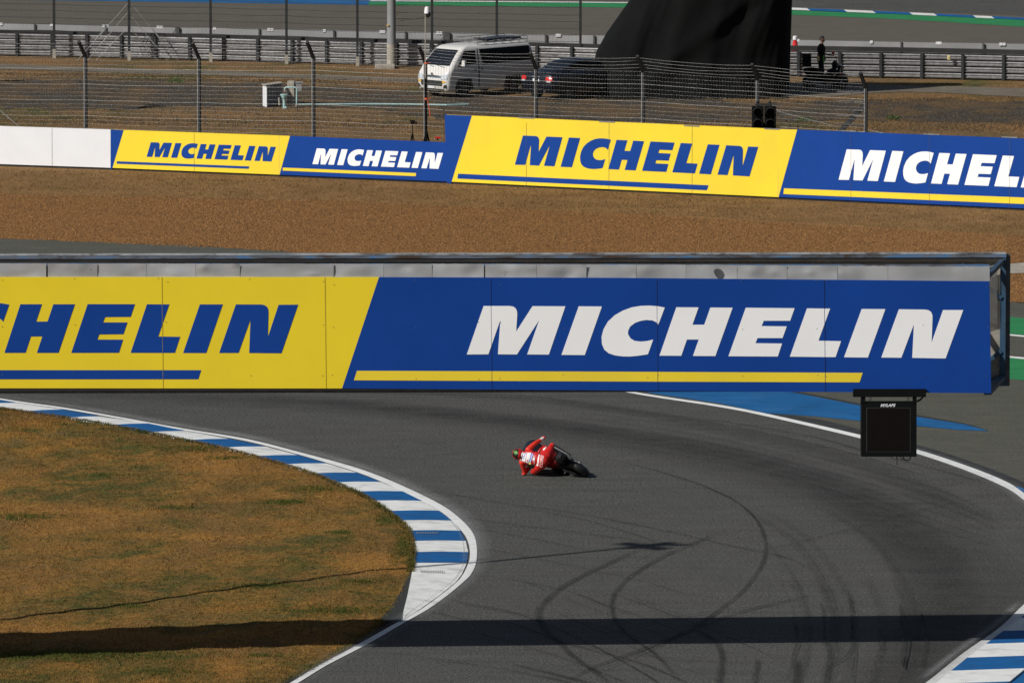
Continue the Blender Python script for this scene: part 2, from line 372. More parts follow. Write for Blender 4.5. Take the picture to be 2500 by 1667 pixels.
band('green_runoff_strip', [(1500,690),(2000,735),(2460,773),(3400,860)], [(1500,722),(2000,772),(2460,814),(3400,905)], .010, 'run_green')
band('green_runoff_band', [(1700,800),(2100,838),(2460,873),(3400,960)], [(1700,850),(2100,890),(2460,924),(3400,1020)], .010, 'run_green')
band('white_edge_strip', [(1500,723),(2000,773),(2460,815),(3400,906)], [(1500,726),(2000,776),(2460,818.5),(3400,910)], .014, 'line_white')
band('white_edge_band', [(1700,795),(2100,834),(2460,868.5),(3400,956)], [(1700,799),(2100,838),(2460,872.6),(3400,960)], .014, 'line_white')
# blue painted run-off with its dark edge and the rubbered strip outside the white line
blue_up = [(1300,905),(1640,915),(1931,956.6),(2102,990),(2239,1017),(2356,1035.6),(2412,1051)]
blue_lo = [(1300,912),(1500,945),(1660,970),(1755,984),(1870,1008),(1990,1016),(2102,1027),(2239,1039.5),(2337,1048.5),(2412,1051.5)]
sheet('blue_runoff', blue_up+blue_lo[::-1], .012, 'run_blue')
band('tar_seam', [(1700,915),(1931,952.5),(2102,985),(2239,1012),(2356,1033),(2412,1050)], blue_up[1:], .009, 'near_black')
band('rubbered_strip', [(1868,1007),(1990,1021),(2100,1048),(2239,1085),(2356,1121),(2500,1177),(2620,1250)], [(1868,1012),(1990,1036),(2100,1063),(2239,1099),(2356,1137),(2500,1207),(2600,1290)], .008, 'rubber_strip')
band('blue_outer_strip', [(2483,1186),(2560,1220),(2660,1300),(2740,1420)], [(2483,1192),(2530,1222),(2590,1290),(2640,1400)], .012, 'run_blue')
WR_O = [(1300,900),(1525,952),(1755,987.5),(1882.6,1011.7),(2100,1061),(2239,1097),(2356,1135),(2452,1173),(2500,1203),(2590,1270),(2640,1350),(2600,1425),(2500,1495),(2440,1542),(2350,1608),(2268,1667),(2150,1750)]
WR_I = [(1300,905),(1525,956.5),(1755,993),(1882.6,1018.5),(2100,1069.5),(2239,1107),(2356,1147),(2452,1188),(2500,1220),(2578,1285),(2618,1350),(2580,1412),(2478,1495),(2420,1537),(2330,1598),(2240,1667),(2110,1750)]
def strip2(name, a, b, z, mat_):
    a = smoothpath(a, 5); b = smoothpath(b, 5); mb = MB()
    mb.grid([[G(*p, z), G(*q, z)] for p, q in zip(a, b)])
    o = mb.build(name, mat_, fixn=False)
    bm = bmesh.new(); bm.from_mesh(o.data)
    for f in bm.faces:
        if f.normal.z < 0: f.normal_flip()
    bm.to_mesh(o.data); bm.free()
    return tag(o, kind='structure')
# dense white line beside the right kerb is widened outward from the track edge
WR_K = [(x+26, y+4) if y > 1480 else (x, y) for x, y in WR_O]
strip2('white_line_outside', [(1300,900),(1525,952),(1755,987.5),(1882.6,1011.7),(2100,1061),(2239,1097),(2356,1135),(2452,1173),(2500,1203),(2590,1270),(2640,1350),(2600,1430),(2500,1505),(2442,1555),(2350,1622),(2290,1667),(2180,1750)],
       [(1300,905),(1525,956.5),(1755,993),(1882.6,1018.5),(2100,1069.5),(2239,1107),(2356,1147),(2452,1188),(2500,1220),(2578,1285),(2618,1350),(2576,1415),(2500,1474),(2440,1531),(2350,1594),(2258,1667),(2140,1750)], .014, 'line_white')
n_ = len(EDGE_T)
strip2('white_line_inside', EDGE_T, [(-700,851),(-300,921.5),(0,975.5),(153,998),(300,1023),(450,1050),(600,1076),(727,1108.5),(850,1145),(925,1172.5),(997,1206.5),(1052,1233.5),(1090,1258.5),(1122,1290),(1138,1311),(1146,1335),(1147,1358),(1143,1375),(1131,1400),(1114,1421),(1073,1454),(1024,1489),(967,1520),(872,1573),(776,1624),(706,1667),(583,1740),(383,1850)], .018, 'line_white')
# kerb stripes
KR = [(-700,853),(-590,873),(-470,893),(-350,914.5),(-230,936),(-110,957),(40,983),(153,999),(245,1016),(362,1033),(454,1051.5),(559,1070.5),(648.5,1089.5),(726,1110),(797.7,1130.5),(870,1153),(929,1175.5),(982.6,1198.5),(1031,1222),(1072,1245.6),(1104,1270),(1124,1294.6),(1137,1319.6),(1143,1346.7),(1139.5,1373)]
KL = [(-790,878),(-680,893),(-560,911),(-440,930),(-320,950),(-200,967),(-62,986),(52,1004),(162,1019.4),(265,1037),(357,1055),(451.5,1074),(538,1092),(619,1113),(689,1133),(761,1155),(814,1177),(866.6,1199),(908.7,1221.4),(945.7,1246.4),(973.7,1269.4),(998,1294),(1005.6,1319.6),(1010.8,1346.7),(1006.5,1373)]
k = MB()
for i in range(len(KR)-1):
    mi = 1 if (len(KR)-2-i) % 2 == 0 else 0
    a0, a1, b0, b1 = G(*KL[i], .05), G(*KR[i], .025), G(*KL[i+1], .05), G(*KR[i+1], .025)
    rows = []
    for t in (0, .34, .67, 1):
        p = a0.lerp(b0, t); q = a1.lerp(b1, t); rows.append([p+Vector((0,0,-.3)), p, p.lerp(q, .5)+Vector((0,0,.012)), q, q+Vector((0,0,-.05))])
    k.grid(rows, mi)
wedge_r = [(1139.5,1373),(1128,1400),(1112,1421),(1068,1456),(1018,1491),(981,1514)]
wedge_l = [(1006.5,1373),(1006,1396),(1001,1421),(994,1456),(985,1491),(979,1515)]
k.grid([[G(*a, .05)+Vector((0,0,-.3)), G(*a, .05), G(*b, .025), G(*b, .025)+Vector((0,0,-.05))] for a, b in zip(wedge_l, wedge_r)], 0)
kerb = struct('kerb', k, ['kerb_white', 'kerb_blue'])
# drainage slots moulded in two kerb stripes, and the studs along the rim
dr = MB()
for (x0, x1, y0, cnt) in ((1017,1068,1299,13),(1027,1080,1392.5,13)):
    for i in range(cnt):
        x = x0+(x1-x0)*i/(cnt-1); p = G(x, y0, .068); dr.box(p, (.012, .20, .004))
        p = G(x+1, y0+2.2, .068); dr.box(p, (.014, .12, .004))
dr.build('drain_slot', 'wall_grey', kerb)
st = MB()
path = smoothpath([(1072,1247),(1100,1271),(1118,1294.6),(1129,1319.6),(1133,1346.7),(1131,1373),(1120,1397),(1104,1416),(1060,1450),(1014,1482),(988,1503)], 16)
for i, (x, y) in enumerate(path):
    if i % 2: st.box(G(x, y, .042), (.016, .06, .005))
st.build('stud_row', 'wall_grey', kerb)
strip2('dark_apron', [(1005,1388),(980,1438.7),(966,1462.6),(948,1488),(924,1514)], [(1007,1392),(1001,1421),(994,1456),(985,1491),(978,1516)], .034, 'near_black')  # near-black strip between the grass edge and the kerb wedge
# right-hand kerb past the exit: stripes running back to the blue paint
def rk(y): return np.interp(y, [1400,1496,1543,1608,1667,1760,1900], [2640,2512,2450,2362,2290,2180,2010])
ys = [1400,1441,1477,1507,1539,1570.5,1604,1636,1668,1704,1740,1780,1820,1860]
k = MB()
for i in range(len(ys)-1):
    y0, y1 = ys[i], ys[i+1]; L0, L1 = rk(y0)-6, rk(y1)-6
    wid = 182
    a0, a1, b0, b1 = G(L0, y0, .03), G(L0+wid, y0-6, .06), G(L1, y1, .03), G(L1+wid, y1-6, .06)
    k.grid([[a0.lerp(b0, t)-Vector((0,0,.06)), a0.lerp(b0, t), a1.lerp(b1, t), a1.lerp(b1, t)-Vector((0,0,.1))] for t in (0, .5, 1)], (i+1) % 2)
struct('kerb_outer', k, ['kerb_white', 'kerb_blue'])
strip2('blue_apron', [(rk(y)+174, y-6) for y in (1380,1450,1520,1600,1667,1750,1860)], [(rk(y)+420, y-6) for y in (1380,1450,1520,1600,1667,1750,1860)], .02, 'run_blue')
# infield: a grassed sheet with a soft fall away from the kerb on the left
def gedge(y): return float(np.interp(y, [p[1] for p in GRASS], [p[0] for p in GRASS]))
def gz(x, y):
    d = max(0, gedge(y)-x)/PPM(y)
    lump = .02*math.sin(x*.021+y*.05)+.015*math.sin(x*.05-y*.09)
    return .03+min(1, d/.6)*(lump+.02)-.36*min(1, max(0, (d-1.5)/9))
rows = []
for y in np.concatenate([np.arange(890, 1380, 4), np.arange(1380, 1850, 6)]):
    e = gedge(y)+random.uniform(-2, 2); row = []
    for t in np.linspace(0, 1, 60):
        x = -1500+(e+1500)*t**.8; row.append(G(x, y, gz(x, y)))
    row.append(G(e, y, gz(e, y))-Vector((0,0,.2))); rows.append(row)
g = MB(); g.grid(rows); struct('infield', g, 'infield', smooth=True)

def tufts(name, n, sampler, hmin, hmax, mat_, blades=5, spread=.05, wid=.007):
    V = []; F = []
    for i in range(n):
        p = sampler()
        if p is None: continue
        for b in range(blades):
            a = random.uniform(0, 6.283); h = random.uniform(hmin, hmax); q = p+Vector((random.gauss(0, spread), random.gauss(0, spread), 0))
            ln = h*random.uniform(.3, 1.0); ca, sa = math.cos(a), math.sin(a); w_ = wid*random.uniform(.6, 1.5)
            k0 = len(V)
            V += [(q.x-sa*w_, q.y+ca*w_, q.z-.01), (q.x+sa*w_, q.y-ca*w_, q.z-.01), (q.x+ca*ln, q.y+sa*ln, q.z+h)]
            F.append((k0, k0+1, k0+2))
    mb = MB(); mb.v = V; mb.f = F; mb.m = [0]*len(F)
    o = mb.build(name, mat_, fixn=False); o['kind'] = 'stuff'; return o
def s_infield():
    y = 985+(1690-985)*random.random()**.85
    e = gedge(y); x = random.uniform(-60, e+2)
    return G(x, y, gz(x, y))
tag(tufts('infield_grass', 34000, s_infield, .015, .055, 'infield', 4), 'short dry grass with green patches on the infield inside the bend', 'grass')
def s_edge():
    i = random.choice([k for k in range(1, len(GRASS)-3) if not 1385 < GRASS[k][1] < 1510]); a, b = GRASS[i], GRASS[i+1]; t = random.random()
    x = a[0]+(b[0]-a[0])*t; y = a[1]+(b[1]-a[1])*t
    return G(x-abs(random.gauss(0, 5))+3, y, .045)
tag(tufts('kerb_grass', 3200, s_edge, .03, .085, grassy('edge_grass', (.11,.085,.024), (.16,.10,.03), (.05,.065,.013), .4, .6), 5, .035), 'longer greener grass fringe growing along the inner edge of the kerb', 'grass')
GP = [(150,1600,330,15,2600),(60,1262,110,10,450),(690,1226,70,7,420),(470,1094,110,9,420),(560,1118,60,6,180),(820,1490,130,12,650),(985,1335,26,40,500),(430,1240,60,6,160),(830,1300,30,3,130),(640,1430,80,6,260),(760,1195,80,10,320),(250,1160,70,6,160),(650,1600,60,5,140),(330,1480,60,5,120),(880,1420,60,8,220),(430,1640,120,10,300),(940,1270,24,12,160)]
def s_green():
    c = random.choices(GP, [g_[4] for g_ in GP])[0]
    x = random.gauss(c[0], c[2]*.5); y = random.gauss(c[1], c[3]*.5); x = min(x, gedge(y)-1)
    return G(x, y, gz(x, y))
tag(tufts('green_grass', 6500, s_green, .02, .06, plain('green_blades', (.055, .075, .016), .9, var=.45, scale=6, spec=.1), 4), 'greener tufts and patches growing through the dry infield grass', 'grass')
def s_verge():
    t = random.random(); x = random.uniform(-60, 2560)
    yt = np.interp(x, [0,1085,2500], [408,450,515]); yb = np.interp(x, [0,840,1569,2500], [475,492,523,577])
    return G(x, yt+(yb-yt)*t, .012)
tag(tufts('verge_grass', 12000, s_verge, .02, .06, 'verge', 4, .08, .010), 'parched brown grass between the advertising boards and the gravel', 'grass')
def stones(name, n, sampler, r0, r1, mat_):
    V = []; F = []
    for i in range(n):
        p = sampler(); r_ = random.uniform(r0, r1); a = random.uniform(0, 6.28); k0 = len(V)
        for j in range(4):
            rr = r_*random.uniform(.7, 1.3); V.append((p.x+rr*math.cos(a+j*1.571), p.y+rr*math.sin(a+j*1.571), p.z+random.uniform(-.005, .01)))
        V.append((p.x+random.gauss(0, r_*.3), p.y+random.gauss(0, r_*.3), p.z+r_*random.uniform(.5, 1.2)))
        F += [(k0, k0+1, k0+4), (k0+1, k0+2, k0+4), (k0+2, k0+3, k0+4), (k0+3, k0, k0+4)]
    mb = MB(); mb.v = V; mb.f = F; mb.m = [0]*len(F)
    o = mb.build(name, mat_, fixn=False); o['kind'] = 'stuff'; return o
def s_gravel():
    x = random.uniform(-60, 2560); t = random.random()
    yt = np.interp(x, [0,840,1569,2500], [473,490,521,575]); yb = np.interp(x, [0,696,1100,2500], [582,614,636,740])
    y = yt+(min(yb, 646 if x < 2455 else 800)-yt)*t
    if x > 2430 and 638 < y < 671: y = 690+random.random()*40
    return G(x, y, .008)
tag(stones('gravel_stones', 68000, s_gravel, .015, .034, 'stone'), 'loose ochre gravel stones filling the trap behind the bridge', 'gravel')
def s_bank():
    x = random.uniform(-60, 2560); t = random.random()
    yt = np.interp(x, [0,1000,1935,2500], [185,215,250,250]); yb = np.interp(x, [0,1085,2500], [300,320,320])
    return G(x, yt+(yb-yt)*t, 0)
bank = [(-400,196),(0,200),(240,192),(420,196),(700,206),(1000,222),(1400,240),(1900,250),(2120,244),(2300,240),(2900,262),(2900,312),(2500,303),(2250,298),(2110,292),(1900,296),(1500,300),(1100,292),(880,262),(640,262),(420,258),(250,268),(0,262),(-400,250)]
sheet('gravel_bank', bank, .0, 'bank', jitter=.25, sub=10)
tag(stones('bank_stones', 14000, s_bank, .015, .04, 'bank'), 'grey stones and clods scattered over the bank behind the fence', 'gravel')
def s_strips():
    x = random.uniform(-60, 2560); b_ = random.random()
    if b_ < .45: y = np.interp(x, [0,1000,1935,2500], [180,204,246,242])+random.gauss(0, 4)
    elif b_ < .9: y = np.interp(x, [0,1085,2500], [292,308,312])+random.gauss(0, 7)
    else: y = random.uniform(200, 300)
    return G(x, y, 0)
tag(tufts('bank_grass', 7000, s_strips, .03, .09, 'field', 4, .1, .010), 'dry weeds and straw growing on the bank behind the fence', 'grass')
band('dirt_road', [(-400,150),(0,158),(300,167),(600,176),(850,186),(1400,200),(1935,205),(2200,208),(2500,216),(3000,232)], [(-400,160),(0,169),(300,177.5),(600,187),(850,196),(1400,222),(1935,238),(2200,224),(2500,237),(3000,255)], .004, 'dirtroad')
# far circuit beyond the guardrail
sheet('far_track', [(-900,20),(0,78),(900,92),(1935,118),(3400,150),(4200,-900),(-1800,-900)], .0, 'asphalt_far')
band('far_blue_strip', [(-400,-22),(0,-10),(400,-5),(850,1.5),(1010,4)], [(-400,-12),(0,-1),(400,5),(850,12),(1010,14.5)], .006, 'run_blue')
band('far_green_strip', [(900,5),(1200,6),(1550,9),(1940,26),(2200,36),(2500,49),(3300,90)], [(900,13.5),(1200,16),(1550,20),(1940,37),(2200,48),(2500,66),(3300,112)], .008, 'run_green')
band('far_dark_track', [(700,-14),(1550,-30),(1940,-20),(2500,-20),(3300,20)], [(700,-4),(1200,0),(1550,3),(1940,17),(2200,27),(2500,39),(3300,78)], .005, 'asphalt')
ks = [900,1000,1150,1300,1550,1700,1800,1880,1970,2060,2130,2220,2280,2375,2420,2505,2600,2700,2800]
k = MB()
def ky(x): return np.interp(x, [900,1200,1550,1940,2200,2500,3300], [1.5,3.2,6.2,19.5,30,44,84])
for i in range(len(ks)-1):
    a, b = ks[i], ks[i+1]; mi = 1 if (i % 2 == 1 and a > 1600) else 0
    h_ = 2.0 if a < 1600 else 5.5
    k.grid([[G(a, ky(a), .02), G(b, ky(b), .02)], [G(a+8, ky(a)+h_, .02), G(b+8, ky(b)+h_, .02)]], 1-mi if a > 1600 else 0)
struct('far_kerb', k, ['kerb_white', 'kerb_blue'], fixn=False)

# ------------------------------------------------------------------ rubber marks
SM = [0]
def ribbon(mb, pts, w0, n=8):
    P = [G(*p) for p in smoothpath(pts, n)]; SM[0] += 1; z = .021+.0006*SM[0]
    L = len(P); b = len(mb.v)
    for i, p in enumerate(P):
        d = (P[min(i+1, L-1)]-P[max(i-1, 0)]).normalized(); s_ = Vector((d.y, -d.x, 0))*w0/2
        mb.v += [(p.x-s_.x, p.y-s_.y, z), (p.x+s_.x, p.y+s_.y, z)]
        mb.uv = (mb.uv or []) + [(0, i/(L-1)), (1, i/(L-1))]
        if i: mb.f.append((b+2*i-2, b+2*i-1, b+2*i+1, b+2*i)); mb.m.append(0)
def ribbons(name, lst, col, level, **k):
    mb = MB()
    for pts, w_ in lst: ribbon(mb, pts, w_*(.72 if name == 'skid_marks' else 1))
    o = mb.build(name, smear(name+'_film', col, level, **k), fixn=False)
    ul = o.data.uv_layers.new(name='UVMap')
    for lp in o.data.loops: ul.data[lp.index].uv = mb.uv[lp.vertex_index]
    bm = bmesh.new(); bm.from_mesh(o.data)
    for f in bm.faces:
        if f.normal.z < 0: f.normal_flip()
    bm.to_mesh(o.data); bm.free()
    return tag(o, kind='structure')
# broad rubbered racing line
ribbons('racing_line', [
    ([(-200,905),(300,960),(800,990),(1300,1040),(1750,1120),(2100,1230),(2330,1380),(2380,1500),(2300,1640),(2200,1760)], 3.6),
    ([(500,960),(1100,1010),(1700,1090),(2050,1200),(2240,1340),(2290,1470),(2220,1600),(2100,1740)], 2.2),
    ([(700,950),(1300,975),(1800,1055),(2150,1150),(2420,1300)], 1.4)], (.018,.017,.019), .22, grain=.4)
arcs = []
for i in range(11):
    dx = -random.uniform(0, 330)
    arcs.append(([(2020+dx,1235),(2150+dx,1315),(2225+dx,1410),(2262+dx,1500),(2262+dx,1590),(2235+dx,1690)][random.choice((0,0,1,2)):], random.choice((.08,.14,.3))))
for i in range(6):
    dy = i*14
    arcs.append(([(1350,1000+dy),(1700,1050+dy),(2000,1120+dy),(2300,1200+dy*1.4),(2440,1270+dy)], random.choice((.14,.25,.4))))
ribbons('tyre_arcs', arcs, (.014,.014,.014), .15)
dark = [
    ([(1008,1197),(1100,1208),(1200,1226),(1300,1240),(1409,1256),(1622,1297),(1781,1333),(1914,1362),(1985,1395)], .14),
    ([(1125,1263),(1250,1282),(1462,1309),(1569,1323)], .12), ([(1140,1289),(1250,1308),(1436,1344)], .12),
    ([(1260,1240),(1420,1270),(1560,1310),(1600,1325)], .10),
    ([(1579,1333),(1489,1375),(1383,1428),(1330,1471),(1314,1503),(1330,1540),(1367,1572),(1400,1605),(1450,1640),(1500,1680)], .30),
    ([(1760,1300),(1712,1320),(1622,1359),(1548,1402),(1505,1444),(1493,1476),(1500,1513),(1537,1556),(1600,1600),(1660,1667)], .20),
    ([(1400,1105),(1560,1140),(1680,1175),(1744,1200),(1797,1227),(1840,1264),(1861,1301),(1869,1343),(1856,1386),(1813,1444),(1760,1487),(1686,1540),(1590,1577),(1480,1625)], .16),
    ([(2462,1200),(2260,1245),(2153,1272),(2005,1312),(1880,1342)], .09),
    ([(2005,1452),(1861,1482),(1755,1514),(1622,1567),(1463,1625),(1380,1667)], .18),
    ([(1690,1535),(1744,1567),(1762,1609),(1752,1680)], .28),
    ([(1500,1000),(1714,1025),(1832,1042),(1990,1070),(2100,1100),(2300,1152),(2440,1190)], .16),
    ([(1100,952),(1300,970),(1480,995),(1645,1020),(1832,1052),(2100,1115),(2330,1190)], .12),
    ([(2450,1160),(2300,1190),(2150,1225)], .08),
    ([(1045,1493),(1140,1515),(1250,1525),(1380,1572),(1560,1620),(1700,1680)], .16),
    ([(1110,1470),(1260,1500),(1420,1565),(1560,1640),(1620,1680)], .14),
    ([(1164,1340),(1230,1350),(1400,1385),(1560,1420),(1700,1460)], .09),
    ([(1140,1406),(1260,1420),(1400,1450),(1500,1490)], .10),
    ([(1080,1462),(1200,1490),(1330,1510),(1460,1530),(1640,1590)], .10),
    ([(1250,1625),(1320,1640),(1400,1660),(1480,1680)], .30), ([(1240,1640),(1330,1655),(1400,1672)], .2),
    ([(945,1598),(1060,1610),(1200,1632),(1300,1640)], .13), ([(2000,1640),(2060,1610),(2080,1580)], .1),
    ([(1940,1610),(1945,1640),(1940,1680)], .35), ([(1850,1610),(1840,1680)], .2), ([(1780,1480),(1640,1560),(1560,1600),(1440,1650)], .1),
    ([(1900,1398),(1912,1399),(1924,1400)], .10)]
random.seed(77)
for _ in range(16):
    x0 = random.uniform(1120, 1500); y0 = random.uniform(1380, 1640); L = random.uniform(200, 520); sl_1 = random.uniform(.08, .42)*random.choice((1, 1, -.6)); cv = random.uniform(-18, 18)
    dark.append(([(x0+L*t, y0+L*sl_1*t+cv*math.sin(3.14*t)) for t in (0, .25, .5, .75, 1)], random.choice((.05, .07, .10))))
for _ in range(9):
    x0 = random.uniform(1900, 2250); y0 = random.uniform(1440, 1560); L = random.uniform(60, 170)
    dark.append(([(x0, y0), (x0+10, y0+L*.5), (x0+8-random.uniform(0, 14), y0+L)], random.choice((.05, .08, .13))))
ribbons('skid_marks', dark, (.012,.012,.011), .58, grain=.6)
_g = G
def G(x, y, z=0.0): return _g(x, y, z+.045)
ribbons('kerb_rubber', [([(1020,1437),(1060,1440),(1100,1444)], .10), ([(1000,1462),(1040,1466),(1075,1474)], .14), ([(1022,1408),(1070,1412),(1120,1420)], .08), ([(1014,1384),(1070,1385),(1128,1392)], .08), ([(990,1484),(1020,1489)], .10),
    ([(700,1126),(780,1136),(840,1148)], .12), ([(930,1212),(1000,1224)], .10), ([(960,1256),(1040,1262),(1100,1274)], .12), ([(1020,1336),(1090,1338),(1140,1344)], .10)], (.05,.05,.05), .30)
G = _g
# powdery overspray beside the white line
ribbons('line_overspray', [(EDGE_T[1:], .8), (WR_I[4:10], .7), ([(x-9, y-1) for x, y in [(2500,1474),(2440,1531),(2350,1594),(2258,1667)]], .35)], (.6,.6,.62), .26, power=.7)

# ------------------------------------------------------------------ lettering
# capital outlines traced on the bridge board: pixel coords, baseline rises are removed below
def zz(o, s, pts): return [(o[0]+x/s, o[1]+y/s) for x, y in pts]
A5 = (800, 560); A6 = (1650, 560); ZS = 2.767
LET = {
 'M': zz(A5, ZS, [(940,844),(1053,517),(1228,517),(1252,521),(1268,532),(1277,550),(1279,575),(1272,690),(1382,518),(1603,519),(1492,845),(1346,844),(1427,612),(1277,844),(1149,843),(1166,610),(1085,843)]),
 'I': zz(A5, ZS, [(1577,847),(1693,519),(1849,520),(1734,848)]),
 'C': zz(A5, ZS, [(2273,527),(2225,518),(2170,514),(2110,516),(2050,526),(1990,548),(1935,580),(1890,622),(1860,675),(1847,725),(1850,775),(1866,812),(1895,836),(1940,851),(1990,857),(2040,858),(2100,852),(2160,843),(2195,744),(2150,754),(2110,757),(2070,752),(2042,735),(2026,708),(2026,684),(2040,655),(2072,631),(2110,617),(2150,611),(2190,614),(2215,626),(2230,642)]),
 'H': zz(A6, ZS, [(-114,852),(-1,525),(149,526),(108,643),(188,643),(229,527),(379,528),(263,855),(112,854),(151,743),(71,743),(33,853)]),
 'E': zz(A6, ZS, [(352,856),(468,528),(798,531),(768,616),(590,616),(575,652),(745,654),(717,733),(548,733),(534,768),(714,770),(685,858)]),
 'L': zz(A6, ZS, [(767,859),(882,532),(1038,534),(960,751),(1113,754),(1076,862)]),
 'i': zz(A6, ZS, [(1134,863),(1252,536),(1412,537),(1295,865)]),
 'N': zz(A6, ZS, [(1386,865),(1504,538),(1680,540),(1705,544),(1722,556),(1731,576),(1732,600),(1727,762),(1803,543),(1940,543),(1822,871),(1596,867),(1606,640),(1522,866)])}
BX0, BY0 = 1139.7, 865.0; BX1, BY1 = 2308.5, 874.8
def norm_letters():                                      # x: 0..1 along the baseline, y: up in the same unit
    W_ = BX1-BX0; out = []
    for k_, pts in LET.items():
        out.append((k_, [((x-BX0)/W_, ((BY0+(BY1-BY0)*(x-BX0)/W_)-y)/W_) for x, y in pts]))
    return out
NL = norm_letters(); LH = 118.0/(BX1-BX0)
def word(mb, plane, bl, br, hpx, off=.008, only=None, uclip=None, th=.004, shear=None, m=0):
    """the word set on a vertical plane; bl, br: pixel positions of its two bottom corners; hpx its letter height"""
    u0, z0 = plane.uv(*bl); u1, z1 = plane.uv(*br)
    zt = plane.uv(bl[0], bl[1]-hpx)[1]-z0
    for k_, pts in NL:
        if only and k_ not in only: continue
        q = [(u0+(u1-u0)*x, z0+(z1-z0)*x+zt*y/LH) for x, y in pts]
        if uclip is not None:
            q = [(max(uclip[0], min(uclip[1], a)), b_) for a, b_ in q]
            if max(a for a, _ in q)-min(a for a, _ in q) < .02: continue
        mb.prism([plane.P(a, b_, off) for a, b_ in q], -plane.n*(off-.001) if off > .004 else -plane.n*.002, m)
def poly(mb, plane, pxs, off, m=0, th=.002, clip=None):
    mb.prism([plane.P(*plane.uv(*p), off) for p in pxs], -plane.n*th, m)

# ------------------------------------------------------------------ the far advertising barrier
cA = G(-260, 398); cB = G(0, 408.5); cC = G(270, 416); cD = G(1091, 449.5); cE = G(2500, 516); cF = G(3050, 541)
def board(name, label, a, b, topL, topR, parts, z0=.10, group='advertising boards along the far barrier', seams=(), clips=(), dark=(0,)):
    pl = Plane(a, b); root = thing(name, label, 'advertising board', a, group)
    L = pl.L
    # concrete-blocked back and dark skirt
    bk = MB(); bk.prism([pl.P(0, .02, -.012), pl.P(L, .02, -.012), pl.P(L, topR-.03, -.012), pl.P(0, topL-.03, -.012)], -pl.n*.22); bk.build('backing', 'steel_dark', root)
    return pl, root
def quad_panel(root, pl, nm, pts, off, mat_, th=.01):
    mb = MB(); mb.prism([pl.P(u, z, off) for u, z in pts], -pl.n*th); return mb.build(nm, mat_, root)
def ztop(pl, x, y): return pl.uv(x, y)
# 1 white
def make_board(label, a, b, tl, tr, base, extra):
    pl = Plane(a, b); root = thing('advertising_board', label, 'advertising board', a, 'advertising boards along the far barrier')
    L = pl.L; zl = pl.uv(*tl)[1]; zr = pl.uv(*tr)[1]
    sk = MB(); sk.prism([pl.P(0, -.02, -.05), pl.P(L, -.02, -.05), pl.P(L, zr-.04, -.05), pl.P(0, zl-.04, -.05)], -pl.n*.18); sk.build('backing', 'belt', root)
    fc = quad_panel(root, pl, 'face', [(0, .085), (L, .085), (L, zr), (0, zl)], 0.0, base, .045)
    extra(pl, root, L, zl, zr, fc)
    return root, pl
def seams(pl, root, fc, xs, ytop, ybot):
    for x in xs:
        mb = MB()
        u = pl.uv(x, ytop)[0]; z1 = pl.uv(x, ytop)[1]
        mb.prism([pl.P(u-.0035, .09, .0135), pl.P(u+.0035, .09, .0135), pl.P(u+.0035, z1-.004, .0135), pl.P(u-.0035, z1-.004, .0135)], -pl.n*.002)
        mb.build('seam', 'seam', fc)
def scuffs(pl, fc, L, z, n, seed, mats='steel_dark'):
    random.seed(seed); mb = MB()
    for i in range(n):
        u = random.uniform(.3, L-.3); zz_ = random.uniform(.15, z-.1); a, b_ = random.uniform(.008, .03), random.uniform(.006, .018)
        mb.prism([pl.P(u+a*math.cos(t), zz_+b_*math.sin(t), .0125) for t in np.linspace(0, 5.5, 7)], -pl.n*.002)
    mb.build('scuff', mats, fc)
def ex_white(pl, root, L, zl, zr, fc):
    seams(pl, root, fc, [127], 313, 0)
make_board('plain white blank board at the left end of the far barrier', cA, cC, (-260,300), (269.5,316.6), 'white_plain', ex_white)
def ex_y1(pl, root, L, zl, zr, fc):
    mb = MB(); poly(mb, pl, [(270,316.6),(302,318),(273.6,413.2),(270,413)], .004); word(mb, pl, (358,383), (662.5,394.6), 35.6)
    poly(mb, pl, [(285.5,394),(609,406.6),(607,412.4),(284.8,400)], .006); mb.build('blue_lettering', 'ad_blue', fc)
    seams(pl, root, fc, [474], 325, 0)
cM = cC.lerp(cD, .523); 
P1 = Plane(cC, cD); uM = P1.uv(681.8, 430)[0]; cM = P1.P(uM, 0)
def ex_b1(pl, root, L, zl, zr, fc):
    mb = MB(); word(mb, pl, (763,401), (1070.5,412.7), 38.5); mb.build('white_lettering', 'ad_white', fc)
    mb = MB(); poly(mb, pl, [(682,331.2),(708,332.2),(682.2,428.5)], .004)
    poly(mb, pl, [(690.6,409.5),(1016,422.8),(1014.8,430.4),(690.3,416.7)], .006); mb.build('yellow_stripe', 'ad_yellow', fc)
make_board('yellow advertising board with small blue lettering, next to the blank white one', cC, cM, (269.5,316.6), (681.8,331.2), 'ad_yellow', ex_y1)
make_board('blue advertising board with small white lettering, lower than the big yellow one beside it', cM, cD, (681.8,331.2), (1085,347.7), 'ad_blue', ex_b1)
P2 = Plane(cD, cE); uN = P2.uv(1899.5, 487)[0]; cN = P2.P(uN, 0)
def clips(pl, root, xs, ys_):
    for x, y in zip(xs, ys_):
        u0 = pl.uv(x-19, y)[0]; u1 = pl.uv(x+19, y)[0]; z = pl.uv(x, y)[1]
        mb = MB(); mb.prism([pl.P(u0, z-.015, .012), pl.P(u1, z-.015, .012), pl.P(u1, z+.022, .012), pl.P(u0, z+.022, .012)], -pl.n*.05); mb.build('clip', 'steel', root)
